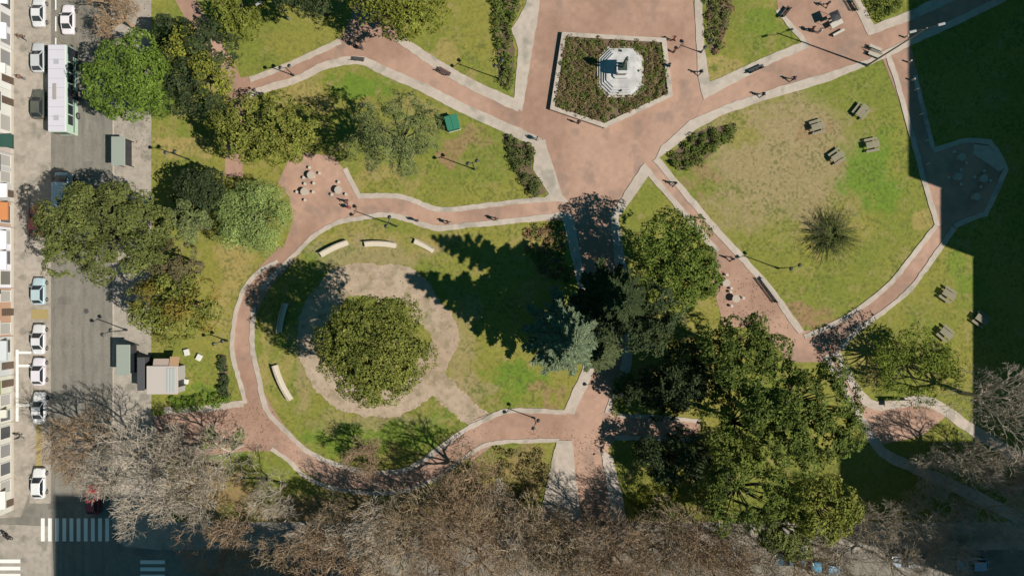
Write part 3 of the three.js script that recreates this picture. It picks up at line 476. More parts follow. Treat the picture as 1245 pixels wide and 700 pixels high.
// leafless trees: four forms, each placed several times
{
  const forms = [bareGeo(11, 13, 6.2), bareGeo(23, 12, 5.2), bareGeo(37, 14, 6.8), bareGeo(53, 9, 4.2)];
  const dry = [[0.27, 0.17, 0.085], [0.34, 0.235, 0.13], [0.25, 0.2, 0.11]];
  const drys = forms.map(([, tips], i) => litterOn(900 + i, tips, 700, dry, 0.15));
  function bare(e, n, f, R, hm, m, label, o = {}) {
    const [x, z] = at(e, n, hm), t = thing('bare_tree', label, 'tree', [x, G, z], (o.turn ?? (e * 0.37 + n * 0.11)) % 6.28, o.group), base = [6.2, 5.2, 6.8, 4.2][f], s = 1.12 * R / U * (HC - hm) / HC / base;
    mesh('branches', forms[f][0], m, t).name = 'trunk';
    if (o.leaves !== false) { const c = mesh('crown', drys[f], leafMat, t); c.userData.kind = 'stuff'; }
    t.scale.set(s, o.sy ?? Math.min(1.15, Math.max(0.8, s)), s); return t;
  }
  bare(178, 612, 0, 52, 9, paleBark, 'pale grey leafless tree beside the zebra crossing', { leaves: false, turn: 0.4 });
  bare(232, 590, 1, 50, 9, paleBark, 'pale grey leafless tree on the pavement corner by the ring walk spur', { leaves: false, turn: 2.2 });
  bare(206, 560, 3, 44, 8, paleBark, 'small pale leafless tree behind the bright green shrub strip', { leaves: false });
  bare(150, 560, 0, 56, 8, paleBark, 'pale leafless tree between the pale grey trees and the avenue', { leaves: false });
  bare(92, 540, 1, 48, 8, brownBark, 'brown twiggy leafless tree leaning over the avenue', { turn: 2 });
  bare(262, 560, 1, 46, 9, paleBark, 'pale leafless tree over the brick spur west of the ring walk', { leaves: false });
  bare(128, 10, 3, 34, 7, brownBark, 'small brown leafless tree over the avenue by the pale car', {});
  bare(1214, 488, 1, 54, 7, paleBark, 'pale leafless tree beside the tall shaded lawn edge', { leaves: false });
  bare(440, 566, 3, 30, 8, brownBark, 'small brown leafless tree over the ring walk', { leaves: false });
  bare(318, 612, 1, 36, 9, paleBark, 'pale leafless tree beside the shaded end of the ring walk', { leaves: false });
  bare(575, 590, 1, 52, 8, brownBark, 'brown leafless tree between the ring walk and the trumpet shaped entrance', {});
  const row = [[262, 672, 0, 50], [388, 648, 3, 38], [352, 684, 1, 44], [446, 656, 1, 50], [505, 640, 0, 52], [520, 690, 1, 48], [590, 664, 0, 54], [450, 704, 3, 40], [640, 694, 1, 46], [700, 700, 0, 46], [764, 690, 1, 48], [828, 660, 0, 50], [880, 692, 1, 48], [930, 706, 3, 40], [690, 668, 1, 50], [748, 668, 2, 58], [800, 682, 0, 52], [850, 676, 2, 54], [905, 684, 0, 48], [640, 660, 0, 50], [580, 704, 2, 56], [990, 704, 0, 46], [556, 640, 2, 60], [610, 628, 3, 40], [480, 676, 2, 58], [400, 690, 0, 52], [672, 668, 3, 40], [735, 712, 2, 56], [820, 700, 2, 54], [310, 700, 0, 48]];
  row.forEach(([e, n, f, R], i) => bare(e, n, f, R, 9, [brownBark, tanBark, brownBark, paleBark, tanBark][i % 5], ['brown', 'tan', 'brown', 'pale grey', 'tan'][i % 5] + ' twigged leafless tree in the row along the side street pavement', { group: ['brown', 'tan', 'brown', 'pale grey', 'tan'][i % 5] + ' leafless trees along the side street', leaves: i % 2 === 0 }));
  const east = [[1080, 652, 1, 42], [1045, 700, 0, 44], [1110, 706, 1, 40], [1162, 588, 3, 36], [1205, 572, 1, 44], [1186, 650, 3, 38], [1232, 636, 1, 46], [1242, 590, 3, 40], [1140, 640, 1, 40], [1170, 690, 1, 42]];
  east.forEach(([e, n, f, R], i) => bare(e, n, f, R, 9, paleBark, 'leafless tree in the shaded park corner above the blue parked cars', { group: 'leafless trees in the shaded corner', leaves: i < 3 }));
}
// ---------------------------------------------------------------- planting beds and hedges
function bed(name, pts, h, gap, cols, label, category, o = {}) {
  const t = thing(name, label, category, [0, 0, 0]), lv = new Leaves(++seedN * 31), r = lv.r, xs = pts.map(p => p[0]), ys = pts.map(p => p[1]);
  if (name !== 'shrub_border') mesh('soil', slab(pts, G - 0.02, G + (o.soil ?? 0.03) + 0.0007 * (seedN % 9)), M.soil, t);
  for (let e = Math.min(...xs); e < Math.max(...xs); e += gap * U) for (let n = Math.min(...ys); n < Math.max(...ys); n += gap * U) {
    const pe = e + (r() - 0.5) * gap * U * 1.1, pn = n + (r() - 0.5) * gap * U * 1.1; if (!inside(pts, pe, pn) || r() < (o.skip ?? 0.12)) continue;
    const cx = gx(pe), cz = gz(pn), s = gap * (0.55 + 0.5 * r()), hh = h * (0.55 + 0.7 * r()), cs = o.mix && r() < o.mixP ? o.mix : cols, tone = 0.75 + 0.5 * r();
    for (let i = 0; i < (o.n ?? 60); i++) { const u = r(), a = r() * 6.283, q = Math.sqrt(1 - u * u), k = 0.75 + 0.3 * r(); lv.add(cx + q * Math.cos(a) * s * k, G + (o.soil ?? 0.03) + 0.02 + u * hh * k, cz + q * Math.sin(a) * s * k, q * Math.cos(a) + (r() - 0.5), u + 0.3, q * Math.sin(a) + (r() - 0.5), (o.leaf ?? 0.3) * (0.6 + 0.8 * r()), (o.leaf ?? 0.3) * 0.5, pick(r, cs).map(v => v * tone)); }
  }
  const f = mesh('foliage', lv.geo(), leafMat, t); f.userData.kind = 'stuff'; return t;
}
const RB = [[0.19, 0.10, 0.06], [0.25, 0.14, 0.09], [0.16, 0.12, 0.06]];
bed('hedge', [[598, -10], [622, -10], [634, 8], [618, 34], [626, 60], [622, 108], [608, 104], [604, 60]], 1.0, 0.8, MG, 'rough green hedge along the west edge of the plaza', 'hedge');
bed('hedge', [[610, 162], [648, 180], [646, 206], [664, 234], [650, 240], [636, 226], [622, 196]], 1.0, 0.75, DK.map((c, i) => mixc(c, OL[i], 0.5)), 'dark grey green hedge in the lawn corner by the plaza', 'hedge', { skip: 0.05 });
bed('hedge', [[858, -10], [892, -10], [886, 30], [872, 66], [862, 60]], 0.8, 0.8, OL, 'straggly olive hedge along the east edge of the plaza', 'hedge', { mix: RB, mixP: 0.3 });
bed('hedge', [[812, 192], [846, 160], [892, 150], [894, 162], [850, 200], [824, 208]], 0.9, 0.75, MG, 'green hedge beside the pale walkway at the lawn corner', 'hedge');
bed('shrub_border', [[1050, -10], [1098, -14], [1096, 8], [1066, 24], [1056, 14]], 1.0, 0.8, MG, 'low green shrub border above the shaded walkway', 'shrubs');
bed('shrub_border', [[640, 276], [682, 268], [686, 300], [696, 342], [660, 340], [636, 310]], 0.7, 0.8, OL, 'olive and brown shrub border in front of the shaded walk', 'shrubs', { mix: RB, mixP: 0.35, skip: 0.25 });
bed('hedge', [[267, 430], [275, 432], [278, 480], [268, 482]], 0.9, 0.5, DK, 'small dark hedge strip beside the ring walk', 'hedge');
bed('shrub_border', [[206, 482], [262, 476], [284, 486], [250, 494], [206, 498]], 0.8, 0.7, BR, 'bright green shrub strip behind the kiosk', 'shrubs');
bed('shrub_border', [[764, 604], [790, 592], [826, 596], [828, 612], [800, 626], [766, 630]], 1.0, 0.8, YG, 'yellow green shrub clump beside the brick entrance', 'shrubs');
bed('shrub_border', [[606, 545], [672, 544], [664, 590], [640, 606], [604, 600]], 1.2, 0.9, OL.map((c, i) => mixc(c, RB[i], 0.4)), 'brownish shrub border below the bottom plaza', 'shrubs', { skip: 0.3 });
bed('shrub_border', [[230, 520], [300, 522], [292, 545], [240, 548]], 0.5, 0.8, BR, 'bright green ground plants under the leafless trees', 'shrubs', { skip: 0.35 });
bed('shrub_border', [[744, 460], [764, 452], [762, 500], [748, 506]], 0.8, 0.7, MG, 'green shrub strip along the lit brick walk', 'shrubs');
// dead leaves lying on the paving and lawn
{
  const lv = new Leaves(777), r = lv.r;
  const areas = [[640, 520, 760, 660, 900], [190, 490, 320, 560, 700], [140, 0, 184, 200, 300], [300, 500, 600, 620, 1200], [1000, 400, 1240, 540, 500], [860, 330, 960, 400, 250], [300, 320, 560, 500, 500], [100, 470, 136, 560, 400], [70, 0, 140, 60, 500]];
  for (const [a, b, c, d, n] of areas) for (let i = 0; i < n; i++) lv.add(gx(a + (c - a) * r()), (c <= 140 ? 0.02 : G + 0.05) + r() * 0.02, gz(b + (d - b) * r()), (r() - 0.5) * 0.6, 1, (r() - 0.5) * 0.6, 0.13 + 0.1 * r(), 0.09, pick(r, [[0.2, 0.13, 0.06], [0.13, 0.08, 0.04], [0.24, 0.18, 0.08]]));
  const o = mesh('fallen_leaves', lv.geo(), leafMat); o.userData.kind = 'stuff'; tag(o, 'brown dead leaves scattered over walks and lawn', 'leaves');
}

// ---------------------------------------------------------------- monument in its planted bed
{
  const outer = [[683, 41], [808.5, 48.5], [816.5, 118], [734.5, 156.5], [668.5, 134]], inner = [[687.5, 46.5], [803.5, 53.5], [811, 115], [734, 151], [674, 131]];
  const sh = new THREE.Shape(outer.map(([e, n]) => new THREE.Vector2(gx(e), -gz(n)))); sh.holes.push(new THREE.Path(inner.map(([e, n]) => new THREE.Vector2(gx(e), -gz(n)))));
  const g = new THREE.ExtrudeGeometry(sh, { depth: 0.62, bevelEnabled: true, bevelSize: 0.03, bevelThickness: 0.03, bevelSegments: 1 }); g.rotateX(-Math.PI / 2); g.translate(0, G, 0);
  tag(mesh('stone_kerb', planUV(g, 40), M.concrete), 'five sided pale stone kerb wall round the monument bed', 'wall');
  bed('flower_bed', inner, 0.55, 0.62, OL.map((c, i) => mixc(c, RB[i], 0.5)), 'reddish brown and green plants in the monument bed', 'flower bed', { mix: MG, mixP: 0.35, skip: 0.04, n: 40, soil: 0.4, leaf: 0.26 });
  const [x, z] = at(754, 88, 0.5), t = thing('monument', 'white stepped stone monument with a bronze figure in the planted bed', 'monument', [x, G + 0.02, z]), marble = texmat(tex(256, 256, (u, v, i, j) => { const c = 0.30 + 0.26 * fbm(u * 8, v * 8, 7, 4, 8) + 0.06 * (hash(i, j, 1) - 0.5); return [c, c * 0.98, c * 0.955]; }), 0.6);
  const oct = (w, d, c) => { const s = new THREE.Shape([[-w / 2 + c, -d / 2], [w / 2 - c, -d / 2], [w / 2, -d / 2 + c], [w / 2, d / 2 - c], [w / 2 - c, d / 2], [-w / 2 + c, d / 2], [-w / 2, d / 2 - c], [-w / 2, -d / 2 + c]].map(p => new THREE.Vector2(...p))); return s; };
  const step = (w, d, c, h, y) => { const e = new THREE.ExtrudeGeometry(oct(w, d, c), { depth: h - 0.04, bevelEnabled: true, bevelSize: 0.02, bevelThickness: 0.02, bevelSegments: 1 }); e.rotateX(-Math.PI / 2); e.translate(0, y + 0.02, 0); return planUV(e, 6); };
  mesh('foundation', step(6.5, 7.1, 1.5, 0.62, 0), M.concrete, t);
  [[5.9, 6.5, 1.4], [5.3, 5.9, 1.25], [4.7, 5.3, 1.1], [4.1, 4.7, 0.95]].forEach(([w, d, c], i) => mesh('step', step(w, d, c, 0.2, 0.6 + i * 0.2), marble, t));
  const ped = mesh('pedestal', merge([step(2.3, 2.4, 0.3, 0.3, 1.4), step(1.5, 1.6, 0.16, 1.1, 1.7), step(1.75, 1.85, 0.2, 0.2, 2.8)]), marble, t);
  mesh('inscription_plate', box(0.9, 0.6, 0.05, 0, 1.95, 0.83), mat(0.12, 0.10, 0.06, 0.45, 0.6), ped); mesh('inscription_plate', box(0.05, 0.6, 0.9, -0.78, 1.95, 0), mat(0.12, 0.10, 0.06, 0.45, 0.6), ped);
  for (const [dx, dz] of [[0, -2.75], [0, 2.75], [2.45, 0]]) mesh('lantern', merge([cyl(0.2, 0.16, 0.12, dx, 0.82, dz, 8), cyl(0.12, 0.17, 0.28, dx, 0.94, dz, 8)]), iron, t);
  M.monument = t;
}

// ---------------------------------------------------------------- people
function field(bones, c, half, res, inflate, k) {
  const mc = new MarchingCubes(res, new THREE.MeshBasicMaterial(), false, false, 60000); mc.isolation = 0; const hs = res / 2;
  for (let z = 0; z < res; z++) for (let y = 0; y < res; y++) for (let x = 0; x < res; x++) {
    const px = c[0] + (x - hs) / hs * half, py = c[1] + (y - hs) / hs * half, pz = c[2] + (z - hs) / hs * half; let d = 9;
    for (const b of bones) {
      const ax = b[0], ay = b[1], az = b[2], ex = b[3] - ax, ey = b[4] - ay, ez = b[5] - az, l2 = ex * ex + ey * ey + ez * ez || 1e-9;
      let t = ((px - ax) * ex + (py - ay) * ey + (pz - az) * ez) / l2; t = t < 0 ? 0 : t > 1 ? 1 : t;
      const qx = px - ax - ex * t, qy = py - ay - ey * t, qz = pz - az - ez * t, q = Math.sqrt(qx * qx + qy * qy + qz * qz) - (b[6] + (b[7] - b[6]) * t) - inflate;
      const h = Math.max(k - Math.abs(d - q), 0) / k; d = Math.min(d, q) - h * h * k * 0.25;
    }
    mc.field[x + y * res + z * res * res] = -d;
  }
  mc.update();
  const p = mc.geometry.attributes.position.array.slice(0, mc.count * 3); for (let i = 0; i < mc.count; i++) { p[3 * i] = c[0] + p[3 * i] * half; p[3 * i + 1] = c[1] + p[3 * i + 1] * half; p[3 * i + 2] = c[2] + p[3 * i + 2] * half; }
  let g = new THREE.BufferGeometry(); g.setAttribute('position', new THREE.BufferAttribute(p, 3)); g = mergeVertices(g, 1e-4); g.computeVertexNormals(); return g;
}
// joints of a figure 1.72 m tall, facing -z
function figure(pose) {
  const sit = pose === 'sit', hipY = sit ? 0.52 : 0.92, dy = hipY - 0.92, torso = [], arms = [], legs = [], feet = [], hands = [], head = [];
  torso.push([0, 0.95 + dy, 0, 0, 1.12 + dy, 0, 0.125, 0.115], [-0.06, 1.12 + dy, 0, -0.1, 1.33 + dy, 0.01, 0.1, 0.095], [0.06, 1.12 + dy, 0, 0.1, 1.33 + dy, 0.01, 0.1, 0.095], [-0.15, 1.39 + dy, 0.01, 0.15, 1.39 + dy, 0.01, 0.062, 0.062], [-0.07, 0.93 + dy, 0, 0.07, 0.93 + dy, 0, 0.11, 0.11]);
  head.push([0, 1.40 + dy, 0.01, 0, 1.52 + dy, -0.01, 0.055, 0.05], [0, 1.635 + dy, 0.01, 0, 1.56 + dy, -0.03, 0.088, 0.06], [0, 1.60 + dy, -0.085, 0, 1.575 + dy, -0.105, 0.010, 0.016], [-0.082, 1.61 + dy, 0, -0.086, 1.585 + dy, 0.005, 0.018, 0.012], [0.082, 1.61 + dy, 0, 0.086, 1.585 + dy, 0.005, 0.018, 0.012], [-0.02, 1.545 + dy, -0.088, 0.02, 1.545 + dy, -0.088, 0.009, 0.009]);
  for (const s of [-1, 1]) {
    const sw = pose === 'walk' ? s * 0.22 : 0, sh = [s * 0.18, 1.38 + dy, 0.01];
    const el = sit ? [s * 0.24, 1.12 + dy, -0.04] : [s * 0.235, 1.11 + dy, 0.02 - sw * 0.5], wr = sit ? [s * 0.15, 1.0 + dy, -0.27] : [s * 0.25, 0.87 + dy, -0.08 - sw * 0.9];
    arms.push([...sh, ...el, 0.05, 0.04], [...el, ...wr, 0.04, 0.028]);
    const hd = sit ? [s * -0.02, -0.02, -0.07] : [0, -0.075, -0.02 - sw * 0.1], palm = wr.map((v, i) => v + hd[i] * 0.9); hands.push([...wr, ...palm, 0.026, 0.034]);
    for (let f = 0; f < 4; f++) { const o = (f - 1.5) * 0.018, L = [0.85, 1, 0.93, 0.7][f], b = [palm[0], palm[1], palm[2] + o], m = [b[0] - s * 0.004, b[1] + hd[1] * 0.55 * L, b[2] + hd[2] * 0.55 * L], t = [m[0] - s * 0.016, m[1] + hd[1] * 0.5 * L - 0.006, m[2] + hd[2] * 0.5 * L]; hands.push([...b, ...m, 0.010, 0.009], [...m, ...t, 0.009, 0.008]); }
    const tb = wr.map((v, i) => v + hd[i] * 0.35); hands.push([...tb, tb[0] - s * 0.012, tb[1] + hd[1] * 0.5, tb[2] + hd[2] * 0.5 - 0.035, 0.012, 0.010]);
    const hip = [s * 0.09, hipY, 0], kn = sit ? [s * 0.11, 0.50, -0.42] : [s * 0.095, 0.49, -0.03 + sw * 0.75], an = sit ? [s * 0.11, 0.09, -0.38] : [s * 0.1, 0.09 + (sw > 0.1 && pose === 'walk' ? 0 : 0), 0.03 + sw * 1.3];
    legs.push([...hip, ...kn, 0.088, 0.058], [...kn, ...an, 0.056, 0.04]); feet.push([an[0], 0.05, an[2] + 0.03, an[0] + s * 0.02, 0.035, an[2] - 0.16, 0.045, 0.034]);
  }
  return { torso, arms, legs, feet, hands, head, hipY, dy };
}
const figs = {};
for (const pose of ['stand', 'walk', 'sit']) {
  const f = figure(pose), all = [...f.torso, ...f.arms, ...f.legs, ...f.feet, ...f.head.slice(0, 2), ...f.hands.filter(b => b[6] > 0.02)], cy = pose === 'sit' ? 0.65 : 0.87;
  const parts = [field(all, [0, cy, -0.08], 0.95, 50, 0, 0.03)];
  parts.push(field(f.head, [0, 1.585 + f.dy, -0.01], 0.15, 26, 0, 0.012));
  for (const s of [-1, 1]) { const hb = f.hands.filter(b => Math.sign(b[0]) === s), q = hb[0]; parts.push(field(hb, [q[0], q[1] - 0.06, q[2] - 0.05], 0.15, 34, 0, 0.006)); }
  const body = mergeGeometries(parts.map(g => g.index ? g.toNonIndexed() : g));
  const hair = new THREE.SphereGeometry(0.1, 14, 10, 0, 6.2832, 0, 1.75); hair.scale(0.96, 1.08, 1.1); hair.rotateX(0.45); hair.translate(0, 1.645 + f.dy, 0.018);
  const eyes = [-1, 1].map(s => new THREE.SphereGeometry(0.011, 6, 5).translate(s * 0.032, 1.605 + f.dy, -0.088));
  figs[pose] = { body, hair, eyes, jacket: field([...f.torso, ...f.arms.map(b => [...b])], [0, 1.15 + f.dy, -0.06], 0.5, 32, 0.014, 0.035), trousers: field([...f.legs, f.torso[4], f.torso[0].map((v, i) => i === 4 ? v - 0.1 : v)], [0, 0.5 + (pose === 'sit' ? -0.1 : 0.03), -0.1], 0.62, 36, 0.011, 0.03), shoes: f.feet.map(b => field([b], [b[0], 0.08, b[2] - 0.08], 0.2, 18, 0.012, 0.01)) };
}
const skinM = mat(0.42, 0.26, 0.18, 0.7), hairM = mat(0.03, 0.02, 0.015, 0.8), shoeM = mat(0.04, 0.035, 0.03, 0.7), eyeM = mat(0.02, 0.02, 0.02, 0.3);
function person(e, n, pose, turn, top, low, label, y = G + 0.038, hm = hairM) {
  const f = figs[pose], t = thing('person', label, 'person', [gx(e), y, gz(n)], turn);
  const b = mesh('body', f.body, skinM, t); f.eyes.forEach(g => mesh('eye', g, eyeM, b));
  mesh('hair', f.hair, hm, t); mesh('jacket', f.jacket, mat(...top, 0.9), t); mesh('trousers', f.trousers, mat(...low, 0.9), t); f.shoes.forEach(g => mesh('shoe', g, shoeM, t)); return t;
}
{ const f = figs.stand, br = mat(0.06, 0.085, 0.07, 0.4, 0.5), st = mesh('statue', mergeGeometries([f.body.clone(), f.jacket.toNonIndexed(), f.trousers.toNonIndexed(), ...f.shoes.map(g => g.toNonIndexed())]).scale(1.9, 1.9, 1.9).translate(0, 2.98, 0), br, M.monument); st.rotation.y = -2.0; mesh('statue_base', box(1.1, 0.16, 1.1, 0, 3.0, 0), br, M.monument); st.position.y = 0.15; }
const BLK = [0.02, 0.02, 0.025], JEAN = [0.035, 0.05, 0.09], RED = [0.30, 0.04, 0.035], GRYc = [0.2, 0.2, 0.2], WHT = [0.6, 0.58, 0.55];
person(818, 50, 'walk', 1.2, RED, BLK, 'person in a red top walking past the monument bed corner');
person(819, 64, 'stand', 0.4, [0.22, 0.07, 0.05], JEAN, 'person in a rust brown top standing beside the monument bed');
person(850, 90, 'walk', 2.4, BLK, JEAN, 'person in black walking along the plaza edging');
person(812, 82, 'stand', 2.0, GRYc, BLK, 'person in grey standing against the stone kerb wall');
person(703, 150, 'stand', 3.0, [0.08, 0.06, 0.06], BLK, 'person in dark brown standing by the tip of the stone kerb wall');
person(925, 117, 'walk', -1.1, BLK, BLK, 'person in black walking along the walkway edging by the big dry lawn');
person(962, 98, 'walk', 1.9, [0.2, 0.06, 0.16], JEAN, 'person in a purple top on the walkway by the big dry lawn');
person(819, 224, 'walk', 2.5, BLK, JEAN, 'person in black walking down the diagonal path');
person(888, 315, 'walk', -0.6, [0.05, 0.05, 0.12], BLK, 'person in dark blue walking on the diagonal path near the round tables');
person(545, 271, 'walk', 1.6, BLK, BLK, 'person in black walking along the curved walk above the sandy ring');
person(508, 269, 'stand', 0.5, [0.04, 0.05, 0.05], BLK, 'person in dark green standing on the edging of the curved walk', G + 0.2);
person(603, 267, 'walk', -1.5, [0.07, 0.05, 0.04], BLK, 'person in brown walking by the end of the curved walk');
person(426, 253, 'stand', 1, RED, BLK, 'person in a red top standing by the chess tables');
person(423, 246, 'walk', 2.8, [0.12, 0.05, 0.05], JEAN, 'person in a maroon top walking away from the chess tables');
person(433, 56, 'stand', 1.3, BLK, BLK, 'person in black standing at the bend of the brick walk');
person(441, 60, 'stand', -1.8, [0.05, 0.03, 0.04], JEAN, 'person in dark plum facing another at the bend of the brick walk');
person(1003, 8, 'walk', 0.2, BLK, BLK, 'person in black walking into the side plaza');
person(985, 38, 'stand', 1.5, [0.25, 0.1, 0.08], JEAN, 'person in a terracotta top beside the folding table');
person(994, 40, 'stand', -1.4, WHT, [0.2, 0.17, 0.13], 'person in a white top beside the folding table');
person(653, 170, 'stand', -2.2, GRYc, JEAN, 'person in grey standing on the edging by the grey green hedge', G + 0.2);
person(28, 530, 'walk', 0.1, BLK, GRYc, 'person in black walking on the west pavement', G);
person(31, 47, 'walk', 3.1, [0.18, 0.09, 0.06], BLK, 'person in a brown jacket on the west pavement near the silver car', G);
person(30, 96, 'stand', 1.4, [0.2, 0.1, 0.07], JEAN, 'person in a tan jacket on the west pavement level with the bus', G);
person(167, 445, 'stand', -1.2, [0.22, 0.2, 0.08], BLK, 'person in an ochre top waiting between the shelter and kiosk', G);

// ---------------------------------------------------------------- vehicles
function loft(secs, n = 20, pw = 4) {              // rounded sections along z: [z, width, yLow, yHigh]
  const v = [], idx = [];
  for (const [z, w, y0, y1] of secs) for (let k = 0; k < n; k++) { const a = k / n * 6.28319, c = Math.cos(a), s = Math.sin(a); v.push(Math.sign(c) * Math.pow(Math.abs(c), 2 / pw) * w / 2, (y0 + y1) / 2 + Math.sign(s) * Math.pow(Math.abs(s), 2 / pw) * (y1 - y0) / 2, z); }
  const m = secs.length; for (let i = 0; i < m - 1; i++) for (let k = 0; k < n; k++) { const a = i * n + k, b = i * n + (k + 1) % n; idx.push(a, a + n, b, b, a + n, b + n); }
  for (const [i, z, f] of [[0, secs[0][0], 1], [m - 1, secs[m - 1][0], 0]]) { const c = v.length / 3; v.push(0, (secs[i][2] + secs[i][3]) / 2, z); for (let k = 0; k < n; k++) { const a = i * n + k, b = i * n + (k + 1) % n; f ? idx.push(c, a, b) : idx.push(c, b, a); } }
  const g = new THREE.BufferGeometry(); g.setAttribute('position', new THREE.Float32BufferAttribute(v, 3)); g.setIndex(idx); g.computeVertexNormals(); return g;
}
const tyreG = new THREE.CylinderGeometry(0.31, 0.31, 0.2, 18).rotateZ(Math.PI / 2), rimG = new THREE.CylinderGeometry(0.19, 0.19, 0.215, 12).rotateZ(Math.PI / 2);
const bodyG = loft([[-2.12, 1.15, 0.36, 0.6], [-2.06, 1.45, 0.28, 0.68], [-1.85, 1.62, 0.22, 0.75], [-1.3, 1.72, 0.2, 0.86], [-0.8, 1.74, 0.2, 0.93], [0.4, 1.75, 0.2, 0.95], [1.4, 1.74, 0.2, 0.98], [1.85, 1.66, 0.24, 0.97], [2.04, 1.5, 0.28, 0.9], [2.1, 1.25, 0.36, 0.8]]);
function car(e, n, turn, col, label, o = {}) {
  const pm = new THREE.MeshPhysicalMaterial({ roughness: 0.35, clearcoat: 0.8, clearcoatRoughness: 0.1 }); pm.color.setRGB(...col);
  const t = thing('parked_car', label, 'car', [gx(e), o.y ?? 0.02, gz(n)], turn, o.group); if (o.name) t.name = numbered(o.name); t.scale.z = o.len ?? 1;
  const sedan = o.sedan ? 1 : 0, zr = sedan ? 1.45 : 1.9, zt = sedan ? 0.75 : 1.35;
  const b = mesh('body', bodyG, pm, t);
  const B = [[-0.78, 0.9, -0.95], [0.78, 0.9, -0.95], [0.78, 0.93, zr], [-0.78, 0.93, zr]], T = [[-0.58, 1.42, -0.2], [0.58, 1.42, -0.2], [0.58, 1.42, zt], [-0.58, 1.42, zt]];
  const cab = loftQuad(B, T); mesh('cabin', cab, pm, t);
  mesh('roof', rbox(1.2, 0.07, zt + 0.28, 0.03, 0, 1.405, (zt - 0.2) / 2), pm, t);
  const lerp = (a, c, k) => a.map((v, i) => v + (c[i] - v) * k), face = (i, j, m) => { const a = lerp(B[i], T[i], 0.1), c = lerp(B[j], T[j], 0.1), d = lerp(B[j], T[j], 0.93), f = lerp(B[i], T[i], 0.93); return panel([lerp(a, c, m), lerp(c, a, m), lerp(d, f, m), lerp(f, d, m)], 0.012); };
  mesh('windscreen', face(1, 0, 0.05), darkGlass, t); mesh('rear_window', face(3, 2, 0.07), darkGlass, t); mesh('side_window', face(2, 1, 0.07), darkGlass, t); mesh('side_window', face(0, 3, 0.07), darkGlass, t);
  for (const s of [-1, 1]) {
    for (const z of [-1.32, 1.3]) { const w = mesh('wheel', tyreG, rubber, t); w.position.set(s * 0.79, 0.31, z); mesh('rim', rimG, chrome, w); }
    mesh('headlight', rbox(0.36, 0.12, 0.1, 0.03, s * 0.52, 0.6, -2.04), chrome, t); mesh('taillight', rbox(0.3, 0.16, 0.08, 0.03, s * 0.56, 0.66, 2.04), mat(0.3, 0.01, 0.01, 0.3), t); mesh('mirror', rbox(0.2, 0.12, 0.1, 0.03, s * 0.95, 0.94, -0.72), pm, t);
  }
  return t;
}
function loftQuad(B, T) { const p = (a) => new THREE.Vector3(...a), v = [], q = (a, b, c, d) => v.push(a, b, c, a, c, d); for (let i = 0; i < 4; i++) { const j = (i + 1) % 4; q(p(B[j]), p(B[i]), p(T[i]), p(T[j])); } q(p(T[3]), p(T[2]), p(T[1]), p(T[0])); const g = new THREE.BufferGeometry().setFromPoints(v); g.computeVertexNormals(); return g; }
const CW = [0.56, 0.56, 0.57];
car(50.5, 17, 0, CW, 'white car parked nearest the pale grey shops, ahead of the bus', { sedan: 1 });
car(50, 72, 0.02, [0.42, 0.43, 0.44], 'silver car parked beside the bus');
car(50, 128, 0, [0.06, 0.065, 0.05], 'dark olive car parked beside the rear of the bus');
car(48, 268, 0.03, [0.33, 0.02, 0.04], 'dark red car parked under the huge olive tree');
car(50.5, 354, 0, [0.36, 0.47, 0.50], 'pale blue car parked below the huge olive tree', { len: 0.9 });
car(50.5, 412, 0, CW, 'white car parked between the pale blue car and painted bays', { sedan: 1 });
car(50.5, 451, 0, [0.6, 0.57, 0.62], 'off white car parked beside the painted bays, between two white cars', { len: 0.92 });
car(51, 495, 0, CW, 'white car parked next to the brown leafless tree', { sedan: 1, len: 1.06 });
car(50.5, 586, 0, [0.62, 0.62, 0.62], 'white car parked in shade before the zebra crossing');
car(86, 26, 0, [0.66, 0.62, 0.64], 'pinkish white car driving on the avenue ahead of the bus', { name: 'car', sedan: 1 });
car(116, 606, 0, [0.3, 0.02, 0.025], 'red car stopped at the zebra crossing', { name: 'car' });
car(1004, 688, 1.571, [0.10, 0.28, 0.42], 'blue car parked under the leafless trees beside a teal car', { y: 0.0 });
car(958, 678, 1.571, [0.04, 0.08, 0.11], 'dark teal car parked on the side street', { y: 0.0 });
car(1100, 680, 1.571, [0.35, 0.42, 0.5], 'pale blue grey car parked on the side street', { y: 0.0 });
car(1180, 684, 1.571, [0.16, 0.34, 0.5], 'bright blue car parked on the side street beyond the shaded lawn', { y: 0.0 });
